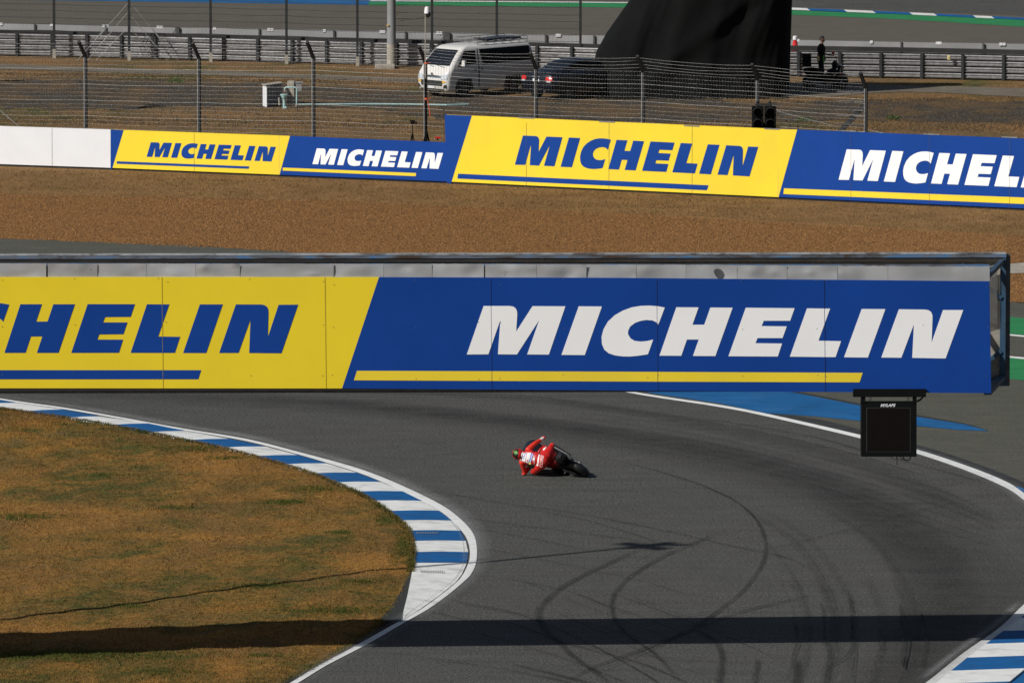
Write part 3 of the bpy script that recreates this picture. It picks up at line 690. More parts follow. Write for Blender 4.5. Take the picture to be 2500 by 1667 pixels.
def ex_y2(pl, root, L, zl, zr, fc):
    mb = MB(); poly(mb, pl, [(1085.5,280.3),(1152,283),(1101,449),(1090.5,446)], .004); word(mb, pl, (1257,402.2), (1830,431), 71.5)
    poly(mb, pl, [(1118.5,424.3),(1730,452.6),(1726,464.8),(1116.7,436.2)], .006); mb.build('blue_lettering', 'ad_blue', fc)
    seams(pl, root, fc, [1285,1487,1690], 300, 0)
    clips(pl, root, [1285,1482,1689,1885], [288.5,298,308,315.5])
def ex_b2(pl, root, L, zl, zr, fc):
    mb = MB(); word(mb, pl, (2047.5,439), (2614,463.5), 74.5); mb.build('white_lettering', 'ad_white', fc)
    mb = MB(); poly(mb, pl, [(1900,315.6),(1946.3,317),(1900.2,484)], .004)
    poly(mb, pl, [(1914.3,460),(2500,482.5),(2640,488),(2640,504),(2500,498.3),(1912.7,473.9)], .006); mb.build('yellow_stripe', 'ad_yellow', fc)
    seams(pl, root, fc, [2078,2270,2466], 330, 0)
    clips(pl, root, [2072,2275,2465], [320.5,328.5,335.8])
make_board('tall yellow advertising board with large blue lettering', cD, cN, (1086,280), (1900,315.3), 'ad_yellow', ex_y2)
make_board('tall blue advertising board with large white lettering cut off by the right edge', cN, cF, (1900,315.3), (3050,360), 'ad_blue', ex_b2)

# ------------------------------------------------------------------ near bridge with its advertising board
BP = Plane(G(0, 1665), G(2415, 1636))
bridge = thing('sign_bridge', 'long blue steel bridge over the track carrying a yellow and blue advertising board', 'bridge', BP.P(BP.uv(2415, 960)[0], 0))
uR = BP.uv(2415, 900)[0]; uL = BP.uv(-2600, 900)[0]
def bz(x, y): return BP.uv(x, y)[1]
DEP = 2.0
def BQ(u, z, d): return BP.P(u, z, -d)                    # d: metres behind the board face
zb0, zb1 = bz(0, 948), bz(2415, 960); zt0, zt1 = bz(0, 677), bz(2415, 687)
def zlin(u, a, b): return a+(b-a)*(u-BP.uv(0, 900)[0])/(uR-BP.uv(0, 900)[0])
ub = BP.uv(880, 800)[0]
# yellow and blue faces, split along the slanted edge
yf = MB(); tl = [(-2600,675.5),(925,677),(835,948),(-2600,946)]
yf.prism([BP.P(*BP.uv(*p), 0) for p in tl], -BP.n*.03); yel = yf.build('yellow_panel', 'ad_yellow_near', bridge)
bf = MB(); bf.prism([BP.P(*BP.uv(*p), 0) for p in [(925,677),(1500,678.5),(2415.5,687),(2420,959.5),(1650,954),(835,948)]], -BP.n*.03); blu = bf.build('blue_panel', 'ad_blue', bridge)
mb = MB(); word(mb, BP, (1139.7,865), (2308.5,874.8), 118, off=.006); mb.build('white_lettering', 'ad_white', blu)
mb = MB(); poly(mb, BP, [(871.6,904.8),(1500,907),(2106,909.8),(2098.5,933),(1500,931),(864,928)], .005); mb.build('yellow_stripe', 'ad_yellow', blu)
mb = MB(); kf = .968; word(mb, BP, (687-(BX1-BX0)*kf,862), (687,862), 118, off=.006); poly(mb, BP, [(-2600,903.5),(491,903.3),(484,925.4),(-2600,925.5)], .005); mb.build('blue_lettering', 'ad_blue', yel)
for par, xs in ((yel, (395,793,-8)), (blu, (1198,1603,2012))):
    for x in xs:
        mb = MB()
        yt = np.interp(x, [0,925,2415], [677,677,687]); yb_ = np.interp(x, [0,835,2415], [947,948,960]); w_ = .0035 if x != 2012 else .0045
        u, z1 = BP.uv(x, yt); _, z0 = BP.uv(x+4, yb_); u2 = BP.uv(x+3, yb_)[0]
        mb.prism([BP.P(u2-w_, z0, .0085), BP.P(u2+w_, z0, .0085), BP.P(u+w_, z1, .0085), BP.P(u-w_, z1, .0085)], -BP.n*.002)
        mb.build('seam', 'seam_yellow' if par is yel else 'seam_blue', par)
random.seed(11)
for x in (5,181,384,408,610,788,812,1016,1169,1221,1376,1581,1607,1811,1993,2019,2253,2410):
    for y in (684, 790, 915):
        yy = y+(x/2415)*8+random.uniform(-8, 8); rv = MB(); rv.lathe(BP.P(*BP.uv(x+random.uniform(-3, 3), yy), .009), [(.009, 0), (.007, .005)], 8, axis=BP.n); rv.build('rivet', 'steel', bridge)
# crumpled silver cladding above the board
edges = [-2600,-560,-430,-300,-170,-50,114,238,358,478,586,815,937,1055,1182,1310,1432,1554,1675,1800,1922,2045,2168,2417]
random.seed(21)
for i in range(len(edges)-1):
    x0, x1 = edges[i]+.35, edges[i+1]-.2
    if edges[i] in (114, 1182): x0 += 2.5
    if edges[i] == -50: x1 -= 1
    rows = []; ph = random.uniform(0, 6); tilt = random.uniform(-.02, .02); bk = random.uniform(.3, 1)
    bumps = [(random.random(), random.random(), random.uniform(.10, .30), random.uniform(-.022, .024)) for _ in range(6)]
    for jv in range(9):
        v = jv/8; row = []
        for ju in range(int(max(8, (x1-x0)/7))+1):
            n_u = int(max(8, (x1-x0)/7)); t = ju/n_u; x = x0+(x1-x0)*t
            yt = np.interp(x, [0,1200,2417], [643.5,645,651]); ybm = np.interp(x, [0,925,2417], [679,679,689])
            yy = yt+(ybm-yt)*(1-v); u, z = BP.uv(x, yy)
            d = .018*math.sin(t*9*bk+ph+v*2)*v+tilt*v
            for (bu, bv_, br, ba) in bumps: d += ba*math.exp(-((t-bu)**2*3+(v-bv_)**2*.6)/br**2*.5)
            row.append(BP.P(u, z+(random.uniform(-.006, .004) if jv == 8 else 0), -.035+d))
        rows.append(row)
    c = MB(); c.grid(rows); o = c.build('cladding_sheet', 'silver', bridge, smooth=True)
dk = MB()
dk.prism([BP.P(*BP.uv(*p), -.075) for p in [(-2600,645),(2416,652),(2418,955),(-2600,944)]], -BP.n*.02); dk.build('backing', 'steel_dark', bridge)
# chords and decks
def bb(nm, x0, x1, yf_, d, w_, h_, mat_, shift=0):
    mb = MB()
    xs = np.linspace(x0, x1, 2); pts = []
    for x in xs:
        u, z = BP.uv(x, yf_(x)); pts.append(BQ(u, z+shift, d))
    mb.beam(pts[0], pts[1], w_, h_, 0); return mb.build(nm, mat_, bridge)
ftop = lambda x: np.interp(x, [0,2417], [646,654]); fbot = lambda x: np.interp(x, [0,2417], [944,956])
bb('top_chord', -2600, 2418, ftop, .16, .12, .10, 'beam')
bb('bottom_chord', -2600, 2418, fbot, .16, .12, .12, 'steel_dark', .09)
ztb = bz(1200, 646)+.035
def backbeam(nm, d, z0, z1, w_, h_, mat_, u0=uL, u1=None):
    mb = MB(); u1 = u1 if u1 is not None else uR+.62
    mb.beam(BQ(u0, z0, d), BQ(u1, z1, d), w_, h_); return mb.build(nm, mat_, bridge)
zA = zt0+.30+.02; zB = zt1+.285
backbeam('top_chord', DEP, zA+.060, zB+.070, .16, .07, 'beam')
backbeam('gap_shade_strip', DEP, zA-.015, zB-.005, .13, .08, 'belt')  # dark strip stands for the shaded gap between beam and cladding
backbeam('handrail', DEP, zA+.112, zB+.122, .17, .03, 'beam_top')
backbeam('bottom_chord', DEP, zb0+.02, zb1+.02, .16, .18, 'beam_blue')
mb = MB(); mb.prism([BQ(uL, zb0+.02, .25), BQ(uR+.02, zb1+.02, .25), BQ(uR+.02, zb1+.02, DEP-.1), BQ(uL, zb0+.02, DEP-.1)], (0,0,.05)); mb.build('floor_deck', 'steel_dark', bridge)
for k in range(4):
    mb = MB(); mb.beam(BQ(uR-4.4+k*1.2, zB-.2, .2), BQ(uR-3.2+k*1.2, zB-.2, DEP-.1), .10, .08); mb.build('roof_brace', 'beam_blue', bridge)
mb = MB(); mb.prism([BQ(uL, zb0+.1, DEP+.02), BQ(uR+.52, zb1-.03, DEP+.02), BQ(uR+.52, zB-.06, DEP+.02), BQ(uL, zA-.06, DEP+.02)], -BP.n*.03); mb.build('back_wall', 'concrete', bridge)
mb = MB(); mb.beam(BQ(uR+.56, zb1-.06, DEP), BQ(uR+.56, zB+.1, DEP), .13, .12); mb.build('end_post', 'beam_blue', bridge)
mb = MB(); mb.beam(BQ(uR+.645, zb1-.08, DEP+.03), BQ(uR+.645, zB+.1, DEP+.03), .03, .16); mb.build('end_plate', 'steel_dark', bridge)
mb = MB()
for a, b_ in ((.0, .7), (2.6, 1.85)):
    mb.beam(BQ(uR-.35, zb1+a, DEP-.06), BQ(uR+.52, zb1+b_, DEP-.06), .07, .08)
for z in (2.0,): mb.beam(BQ(uR-.2, zb1+z, DEP-.08), BQ(uR+.45, zb1+z, DEP-.08), .05, .06)
mb.build('end_brace', 'beam_blue', bridge)
for z, (d0, d1, h_) in ((zB-.05, (.1, DEP, .10)), (zb1+.12, (.1, DEP, .16))):
    mb = MB(); mb.beam(BQ(uR-.02, z-.12, d0), BQ(uR+.55, z, d1), h_, .09); mb.build('cross_beam', 'beam_blue', bridge)
mb = MB()
for i in range(34):                                       # expanded-mesh infill at the open end
    z = zB-.1-i*.035
    mb.beam(BQ(uR+.0, z, DEP-.12), BQ(uR+.42, z-.16, DEP-.12), .008, .008)
    mb.beam(BQ(uR+.0, z-.16, DEP-.125), BQ(uR+.42, z, DEP-.125), .008, .008)
mb.build('mesh_infill', 'wire', bridge)
for u in (uL+1.2,):
    for d in (.3, DEP-.2):
        mb = MB(); mb.tube([BQ(u, 0, d), BQ(u, zb0, d)], .22, 16); mb.build('column', 'beam_blue', bridge, smooth=False)

# hanging timing display
tb = BP
def DP(x, y, off=0.0):
    r_ = ray(x, y); return CAM+r_*((BP.a+BP.n*off-CAM).dot(BP.n)/r_.dot(BP.n))
OFF = .03
disp = thing('timing_display', 'square black electronic display hanging under the right end of the bridge', 'display', DP(2171, 1115, OFF))
def dbox(nm, x0, y0, x1, y1, o0, th, mat_, par=disp, bev=0):
    mb = MB(); mb.prism([DP(x0, y1, o0), DP(x1, y1, o0), DP(x1, y0, o0), DP(x0, y0, o0)], -BP.n*th); return mb.build(nm, mat_, par, bevel=bev)
dbox('bracket', 2084, 950, 2261, 969, OFF+.05, .14, 'black_paint'); 
for x0, x1 in ((2102.5,2113), (2229,2238)): dbox('hanger', x0, 958, x1, 983, OFF+.02, .08, 'black_paint')
case = dbox('housing', 2103.5, 981.5, 2238, 1114.5, OFF, .22, 'black_paint', bev=.006)
fr = MB()
for a in ((2110,990,2227,993),(2110,1100,2227,1103),(2113,993,2116,1102),(2221,993,2224,1102)): pass
dbox('screen', 2117, 996.5, 2221, 1101.5, OFF+.006, .01, 'screen', case)
dbox('rim', 2115, 995, 2223, 1103, OFF+.003, .01, 'near_black', case)
def cable(pts, r_): c_ = MB(); c_.tube(pts, r_, 6); c_.build('cable', 'cable', disp)
cable([DP(2189.5,1113,OFF-.05), DP(2190,1136,OFF-.05)], .012)
cable([DP(x, y, OFF-.08) for x, y in smoothpath([(2204,1113),(2208,1121),(2214,1123.5),(2220,1122),(2224,1113)], 4)], .012)
cable([DP(x, y, OFF-.10) for x, y in smoothpath([(2197,1113),(2201,1120),(2206,1121)], 4)], .008)
cable([DP(x, y, OFF-.08) for x, y in smoothpath([(2238,980),(2246,976),(2253,969),(2256,965)], 4)], .022)
for x in (2124, 2127, 2216, 2219): cable([DP(x, 967, OFF-.04), DP(x-1.5+random.uniform(-1, 2), 983, OFF-.04)], .005)
def text_mesh(txt, size, shear=.3, bold=.02, extrude=.002):
    cu = bpy.data.curves.new('lettering', 'FONT'); cu.body = txt; cu.size = size; cu.shear = shear; cu.offset = bold*size; cu.extrude = extrude; cu.resolution_u = 3
    o = bpy.data.objects.new('tmp', cu); COL.objects.link(o); dg = bpy.context.evaluated_depsgraph_get(); dg.update()
    me = bpy.data.meshes.new_from_object(o.evaluated_get(dg)); bpy.data.objects.remove(o); return me
me = text_mesh('MYLAPS', .09, .3, .035)
xs = [v.co.x for v in me.vertices]; W0 = max(xs)-min(xs); hs = max(v.co.y for v in me.vertices)
qa, qb, qc = DP(2149.5, 992.7, OFF+.01), DP(2186.5, 992.7, OFF+.01), DP(2149.5, 985.7, OFF+.01); uA, uB, zA_, zTt = 0, (qb-qa).length, qa.z, qc.z
lo = bpy.data.objects.new('lettering', me); COL.objects.link(lo)
o0 = qa; sxy = ((uB-uA)/W0, (zTt-zA_)/hs)
for v in me.vertices:
    p = o0+BP.u*((v.co.x-min(xs))*sxy[0])+Vector((0,0,1))*(v.co.y*sxy[1])+BP.n*v.co.z-ORG[disp.name]
    v.co = p
me.materials.clear(); me.materials.append(M['white_plain']); lo.parent = case

# ------------------------------------------------------------------ figures: one continuous skin grown from limbs
def body_mesh(parts, voxel, smooth=6, mats=()):
    """parts: ('c', p, q, r0, r1, mat) tapered limb or ('e', centre, radii, X, Y, Z, mat) rounded mass"""
    mb = MB()
    for p in parts:
        if p[0] == 'c':
            a, b, r0, r1 = Vector(p[1]), Vector(p[2]), p[3], p[4]
            L = max((b-a).length, 1e-4); d = (b-a)/L; k = 6
            pts = [a-d*r0*.98, a-d*r0*.75, a-d*r0*.4]+[a.lerp(b, t/k) for t in range(k+1)]+[b+d*r1*.4, b+d*r1*.75, b+d*r1*.98]
            rr = [r0*.2, r0*.66, r0*.92]+[r0+(r1-r0)*t/k for t in range(k+1)]+[r1*.92, r1*.66, r1*.2]
            mb.tube(pts, rr, 14)
        else: mb.sphere(p[1], p[2], 0, 18, 12, p[3], p[4], p[5])
    o = mb.build('tmp', [], None); me0 = o.data
    rm = o.modifiers.new('r', 'REMESH'); rm.mode = 'VOXEL'; rm.voxel_size = voxel
    sm = o.modifiers.new('s', 'SMOOTH'); sm.iterations = smooth; sm.factor = .5
    bpy.context.view_layer.update(); dg = bpy.context.evaluated_depsgraph_get()
    me = bpy.data.meshes.new_from_object(o.evaluated_get(dg)); bpy.data.objects.remove(o)
    me.materials.clear()
    for m_ in mats: me.materials.append(M[m_])
    n = len(me.vertices); co = np.empty(n*3); me.vertices.foreach_get('co', co); co = co.reshape(-1, 3)
    best = np.full(n, 1e9); idx = np.zeros(n, int)
    for p in parts:
        if p[0] == 'c':
            a = np.array(p[1][:]); b = np.array(p[2][:]); ab = b-a; t = np.clip(((co-a)@ab)/max(ab@ab, 1e-8), 0, 1)
            d = np.linalg.norm(co-(a+t[:, None]*ab), axis=1)-(p[3]+(p[4]-p[3])*t); mi = p[5]
        else:
            c = np.array(p[1][:]); A = np.array([Vector(v)[:] for v in (p[3] or (1,0,0), p[4] or (0,1,0), p[5] or (0,0,1))])
            q = (co-c)@A.T/np.array(p[2]); l = np.linalg.norm(q, axis=1); d = (l-1)*min(p[2]); mi = p[6]
        k = d < best; best[k] = d[k]; idx[k] = mi
    me.polygons.foreach_set('material_index', [int(idx[f.vertices[0]]) for f in me.polygons])
    me.polygons.foreach_set('use_smooth', [True]*len(me.polygons)); me.update()
    return me
def link_mesh(name, me, parent=None, org=None):
    o = bpy.data.objects.new(name, me); COL.objects.link(o)
    if parent is not None: me.transform(Matrix.Translation(-ORG[parent.name])); o.parent = parent; ORG[o.name] = ORG[parent.name]
    elif org is not None: me.transform(Matrix.Translation(-Vector(org))); o.location = org; ORG[o.name] = Vector(org)
    return o
def bvh_of(mb_or_me):
    if isinstance(mb_or_me, MB): return BVHTree.FromPolygons([Vector(v) for v in mb_or_me.v], mb_or_me.f)
    return BVHTree.FromPolygons([v.co.copy() for v in mb_or_me.vertices], [tuple(p.vertices) for p in mb_or_me.polygons])
def cast_px(bvh, x, y, off):
    d = ray(x, y).normalized(); h = bvh.ray_cast(CAM, d)
    if h[0] is None: return None
    nrm = h[1] if h[1].dot(d) < 0 else -h[1]
    return h[0]+nrm*off
def zoomk(x, y): return (1200+x/8.4, 1040+y/8.4)          # survey coordinates of the close view
def bil(q, u, v):
    a = (q[0][0]+(q[1][0]-q[0][0])*u, q[0][1]+(q[1][1]-q[0][1])*u); b = (q[3][0]+(q[2][0]-q[3][0])*u, q[3][1]+(q[2][1]-q[3][1])*u)
    return (a[0]+(b[0]-a[0])*v, a[1]+(b[1]-a[1])*v)
def patch(bvh, quad, name, mat_, parent, off=.006, n=8, m=8):
    mb = MB(); idx = {}
    for i in range(n+1):
        for j in range(m+1):
            p = cast_px(bvh, *bil(quad, i/n, j/m), off)
            if p is not None: idx[(i, j)] = len(mb.v); mb.v.append(tuple(p))
    for i in range(n):
        for j in range(m):
            ks = [(i, j), (i+1, j), (i+1, j+1), (i, j+1)]
            if all(k in idx for k in ks):
                pts = [Vector(mb.v[idx[k]]) for k in ks]
                if max((pts[a]-pts[a-1]).length for a in range(4)) < .12: mb.f.append(tuple(idx[k] for k in ks)); mb.m.append(0)
    if not mb.f: return None
    return mb.build(name, mat_, parent, fixn=False)
def textpatch(bvh, txt, quad, name, mat_, parent, off=.010, shear=0, bold=.02):
    me = text_mesh(txt, 1.0, shear, bold, 0); xs = [v.co.x for v in me.vertices]; ys_ = [v.co.y for v in me.vertices]
    x0, x1, y0, y1 = min(xs), max(xs), min(ys_), max(ys_)
    ok = []
    for v in me.vertices:
        p = cast_px(bvh, *bil(quad, (v.co.x-x0)/(x1-x0), 1-(v.co.y-y0)/(y1-y0)), off)
        ok.append(p is not None); v.co = p if p is not None else Vector((0,0,0))
    bm = bmesh.new(); bm.from_mesh(me); bm.verts.ensure_lookup_table()
    bmesh.ops.delete(bm, geom=[bm.verts[i] for i, k in enumerate(ok) if not k], context='VERTS'); bm.to_mesh(me); bm.free()
    me.materials.clear(); me.materials.append(M[mat_]); return link_mesh(name, me, parent)
def fingers(palm, dirv, side, curl, mat_, n=4, r=.0105, L=.075, spread=.021, thumb=1):
    """four bent fingers and a thumb leaving the side of the palm"""
    out = []; d = Vector(dirv).normalized(); s_ = Vector(side).normalized(); c = Vector(curl).normalized(); p = Vector(palm)
    for i in range(n):
        k = i-1.5; l = L*(1.0, 1.12, 1.05, .82)[i]; a = p+d*.045+s_*k*spread
        b = a+d*l*.45+c*.006; e = b+(d*.35+c*.94).normalized()*l*.38; f = e+(-d*.5+c*.8).normalized()*l*.28
        out += [('c', a, b, r, r*.95, mat_), ('c', b, e, r*.95, r*.9, mat_), ('c', e, f, r*.9, r*.8, mat_)]
    t0 = p-s_*.035*thumb; t1 = t0+(d*.6-s_*.7*thumb+c*.3).normalized()*.04; t2 = t1+(d*.6+c*.8).normalized()*.035
    out += [('c', t0, t1, .0135, .012, mat_), ('c', t1, t2, .012, .010, mat_)]
    return out

# ------------------------------------------------------------------ racing motorcycle, leaned hard to the left
R0 = G(1426, 1163.5); HA = R(26); LN = R(58)
HD = Vector((-math.sin(HA), math.cos(HA), 0)); HR = Vector((math.cos(HA), math.sin(HA), 0)); ZZ = Vector((0,0,1))
def Bp(X, Y, Z): return R0+HR*X+HD*Y+ZZ*Z
LR = HR*math.cos(LN)+ZZ*math.sin(LN); LU = -HR*math.sin(LN)+ZZ*math.cos(LN)
BO = R0+ZZ*.05+HR*.085
def Lp(r_, f, u): return BO+LR*r_+HD*f+LU*u
bike = thing('racing_motorcycle', 'red and black racing motorcycle leaning steeply over to the left in mid corner', 'motorcycle', R0)
def tyre(c, R_, minor, nm, rimr):
    prof = []
    for t in np.linspace(-1.45, 1.45, 15): prof.append((R_-minor+minor*math.cos(t), minor*math.sin(t)*1.04))
    prof = [(rimr, -minor*.75)]+prof+[(rimr, minor*.75)]
    wb = MB(); wb.lathe(c, [(rimr-.03, -.045), (rimr, -minor*.7), (rimr, minor*.7), (rimr-.03, .045)], 28, 0, LR)
    for k in range(5):
        a = k*2*math.pi/5; dd = HD*math.cos(a)+LU*math.sin(a); wb.beam(c, c+dd*(rimr-.01), .035, .028, 0, LR)
    wb.lathe(c, [(.05, -.06), (.05, .06)], 16, 0, LR)
    wo = wb.build(nm, 'black_paint', bike); t = MB(); t.lathe(c, prof, 40, 0, LR, caps=False); t.build('tyre', 'bug', wo, smooth=True)
    db = MB(); db.lathe(c+LR*.075, [(.055, 0), (.11, 0), (.11, .005), (.055, .005)], 24, 0, LR); db.build('brake_disc', 'chrome', wo); return wo
tyre(Lp(0, 0, .33), .335, .100, 'wheel', .215); tyre(Lp(0, 1.44, .31), .305, .062, 'wheel', .215)
mb = MB()
for s_ in (-1, 1):
    mb.loft([[Lp(s_*(.145+a*.02), f, u0+b*h_) for a, b in ((-1,-1),(1,-1),(1,1),(-1,1))] for f, u0, h_ in ((-.05,.33,.035),(.1,.34,.06),(.35,.40,.075),(.58,.43,.08))])
mb.beam(Lp(-.15,.52,.42), Lp(.15,.52,.42), .1, .1); mb.build('swingarm', 'steel_dark', bike, bevel=.006)
def ring(f, w_, u0, u1, n=20, p=2.6):
    out = []; c = (u0+u1)/2; h_ = (u1-u0)/2
    for j in range(n):
        a = 2*math.pi*j/n; ca, sa = math.cos(a), math.sin(a)
        out.append(Lp(math.copysign(abs(ca)**(2/p), ca)*w_, f, c+math.copysign(abs(sa)**(2/p), sa)*h_))
    return out
fair = MB(); fair.loft([ring(.50,.10,.50,.70), ring(.58,.19,.46,.78), ring(.8,.24,.42,.86), ring(1.02,.25,.40,.95), ring(1.2,.24,.42,1.04), ring(1.36,.22,.52,1.08), ring(1.5,.15,.66,1.04), ring(1.58,.04,.72,.84)])
fo = fair.build('fairing', 'red_paint', bike, smooth=True)
mb = MB(); mb.loft([ring(.26,.14,.14,.50), ring(.45,.215,.10,.56), ring(.85,.246,.09,.56), ring(1.08,.22,.12,.54), ring(1.22,.12,.3,.5)]); mb.build('belly_pan', 'black_paint', bike, smooth=True)
mb = MB(); mb.loft([ring(.28,.13,.40,.74), ring(.5,.17,.34,.78), ring(.62,.17,.32,.76)]); mb.build('engine', 'steel_dark', bike)
mb = MB(); mb.loft([ring(1.10,.18,.93,1.08), ring(1.24,.225,.94,1.24), ring(1.4,.23,.80,1.25), ring(1.56,.12,.78,1.10)]); mb.build('windscreen', 'glass', bike, smooth=True)
tk = MB(); tk.loft([ring(.40,.07,.76,.88), ring(.5,.13,.74,.97), ring(.65,.17,.72,1.03), ring(.82,.18,.74,1.06), ring(.98,.15,.78,1.02), ring(1.08,.08,.84,.96)]); tko = tk.build('fuel_tank', 'red_paint', bike, smooth=True)
tl_ = MB(); tl_.loft([ring(.44,.15,.66,.82), ring(.3,.16,.68,.86), ring(.14,.155,.72,.97), ring(.05,.15,.76,1.0)]); tlo = tl_.build('tail_unit', 'red_paint', bike, smooth=True)
mb = MB(); mb.loft([ring(.06,.152,.74,1.0), ring(-.06,.145,.76,1.05), ring(-.2,.115,.84,1.07), ring(-.30,.06,.93,1.05)]); mb.build('tail_cowl', 'suit_black', bike, smooth=True)
mb = MB(); mb.loft([ring(.32,.15,.46,.70), ring(.12,.16,.56,.80), ring(-.06,.13,.70,.88), ring(-.22,.09,.80,.94)]); mb.build('undertail', 'black_paint', bike, smooth=True)
mb = MB(); mb.loft([ring(.30,.12,.865,.875), ring(.12,.13,.95,.985), ring(-.02,.10,1.03,1.06)]); mb.build('seat', 'suit_black', bike, smooth=True)
mb = MB(); mb.loft([[Lp(a*(.115), .33*math.cos(t)*1.08, .33+.345*math.sin(t)*1.06+.0) for a in (-1,-.5,0,.5,1)] for t in (R(28), R(45), R(65), R(85), R(100))], closed=False, caps=False); mb.build('rear_hugger', 'black_paint', bike, smooth=True)
for s_, f0, u0 in ((.10, -.26, .78), (-.16, .05, .30)):
    mb = MB(); mb.tube([Lp(s_*.8, f0+.5, u0-.18), Lp(s_, f0+.22, u0-.02), Lp(s_, f0, u0)], [.03, .05, .055], 12); mb.tube([Lp(s_, f0, u0), Lp(s_, f0-.02, u0+.004)], [.042, .042], 12); mb.build('exhaust', 'steel_dark', bike, smooth=True)
for s_ in (-1, 1):
    mb = MB(); mb.tube([Lp(s_*.10, 1.44, .31), Lp(s_*.10, 1.28, .72), Lp(s_*.10, 1.2, .92)], [.028, .028, .026], 10); mb.build('fork', 'amber', bike)
    mb = MB(); mb.tube([Lp(s_*.10, 1.19, 1.00), Lp(s_*.25, 1.15, 1.05), Lp(s_*.37, 1.08, 1.04)], .014, 8); mb.tube([Lp(s_*.26,1.145,1.05), Lp(s_*.375,1.08,1.04)], .019, 8)
    mb.tube([Lp(s_*.25,1.17,1.05), Lp(s_*.30,1.22,1.045), Lp(s_*.38,1.18,1.03)], .006, 6); mb.build('handlebar', 'rubber', bike)
    mb = MB(); mb.tube([Lp(s_*.17,.33,.42), Lp(s_*.26,.30,.42)], .012, 8); mb.box(Lp(s_*.18,.30,.45), (.02,.14,.12), 0, LR, HD, LU); mb.build('footpeg', 'chrome', bike)
    mb = MB(); mb.prism([Lp(s_*.19,1.25,.62), Lp(s_*.34,1.22,.60), Lp(s_*.34,1.36,.61), Lp(s_*.17,1.45,.63)], LU*.012); mb.prism([Lp(s_*.34,1.22,.60), Lp(s_*.345,1.36,.60), Lp(s_*.30,1.38,.47), Lp(s_*.30,1.25,.47)], LR*.01); mb.build('winglet', 'red_paint', bike)
mb = MB(); mb.loft([[Lp(a*.075, 1.44+.335*math.cos(t), .31+.335*math.sin(t)) for a in (-1,-.5,0,.5,1)] for t in (R(-5), R(25), R(60), R(95), R(130))], closed=False, caps=False); mb.build('front_mudguard', 'red_paint', bike, smooth=True)
mb = MB(); mb.tube([Lp(.155,-.02,.33), Lp(.155,.5,.36)], .012, 6); mb.tube([Lp(.155,.0,.27), Lp(.155,.5,.30)], .009, 6); mb.lathe(Lp(.14,0,.33), [(.10,0),(.10,.01)], 20, 0, LR); mb.build('chain', 'chrome', bike)
mb = MB(); mb.tube([Lp(.17,-.02,.33), Lp(.19,-.02,.33)], .022, 10); mb.box(Lp(.175,-.06,.36), (.03,.05,.05), 0, LR, HD, LU); mb.build('axle_nut', 'chrome', bike)
# sponsor lettering on the tail and the tank
for obj_mb, par, jobs in ((tl_, tlo, [('1', (1155,440,1215,520), 'suit_white')]),):
    pass

# rider: one continuous body in leathers
V = Bp
hl = V(-1.40, .93, .545)
neck = V(-1.27, .84, .52); lsh = V(-1.345, .82, .355); rsh = V(-1.165, .82, .66)
chest = V(-1.21, .74, .49); waist = V(-1.10, .54, .47); pel = V(-.98, .34, .43)
lhip = V(-1.01, .36, .33); rhip = V(-.88, .36, .52)
lkn = V(-1.07, .72, .10); lan = V(-.66, .45, .12); lto = V(-.52, .60, .09)
rkn = V(-.58, .66, .74); ran = V(-.33, .24, .55); rto = V(-.27, .40, .50)
rel = V(-.955, .88, .80); rwr = Lp(.35, 1.00, 1.075); rha = Lp(.33, 1.065, 1.07)
lel = V(-1.22, .92, .075); lwr = Lp(-.36, 1.0, 1.0); lha = Lp(-.33, 1.065, 1.03)
bx = (neck-pel).normalized(); bs = (rsh-lsh).normalized(); bn = bx.cross(bs).normalized()
if bn.z < 0: bn = -bn
bs2 = bn.cross(bx).normalized()
parts = [
 ('e', pel, (.19, .15, .145), bs2, bx, bn, 0), ('e', waist, (.175, .17, .13), bs2, bx, bn, 0), ('e', chest, (.21, .18, .14), bs2, bx, bn, 0),
 ('e', neck-bx*.05-bn*.005, (.165, .10, .10), bs2, bx, bn, 1), ('e', chest+bn*.095+bx*.10, (.075, .12, .06), bs2, bx, bn, 1),
 ('c', neck-bx*.03, neck+bx*.06, .075, .065, 3), ('e', lsh.lerp(lhip, .42)-bn*.07, (.10, .20, .11), bs2, bx, bn, 3),  # black mass stands in for the shaded gap between left arm and thigh
 ('c', lsh, lel, .078, .055, 1), ('c', lel, lwr, .068, .044, 0), ('c', rsh, rel, .080, .056, 1), ('c', rel, rel.lerp(rwr, .55), .056, .046, 1), ('c', rel.lerp(rwr, .62), rwr, .045, .038, 2),
 ('c', lhip, lkn, .128, .078, 0), ('c', lkn, lan, .072, .05, 3), ('c', lan, lto, .048, .036, 3), ('c', lan-ZZ*.01, lan-HD*.05, .045, .04, 3),
 ('c', rhip, rkn, .122, .074, 0), ('e', rkn, (.08, .08, .075), bs2, bx, bn, 1), ('c', rkn.lerp(ran, .1), ran, .070, .05, 3), ('c', ran, rto, .05, .036, 3), ('c', ran, ran-HD*.06-ZZ*.01, .046, .042, 3),
 ('e', lel, (.055, .06, .05), None, None, None, 1),
 ('c', rwr, rha, .046, .044, 1), ('c', lwr, lha, .040, .036, 3)]
parts += fingers(rha-HD*.02+LU*.012, HD, LR, -LU, 3, thumb=1)+fingers(lha-HD*.02+LU*.012, HD, LR, -LU, 3, thumb=-1)
me = body_mesh(parts, .0085, 5, ['suit_red', 'suit_orange', 'suit_white', 'suit_black'])
rider_bvh = bvh_of(me)
rider = link_mesh('person', me, None, R0)
tag(rider, 'rider in red leathers and helmet hanging off the inside of the leaning motorcycle', 'person')
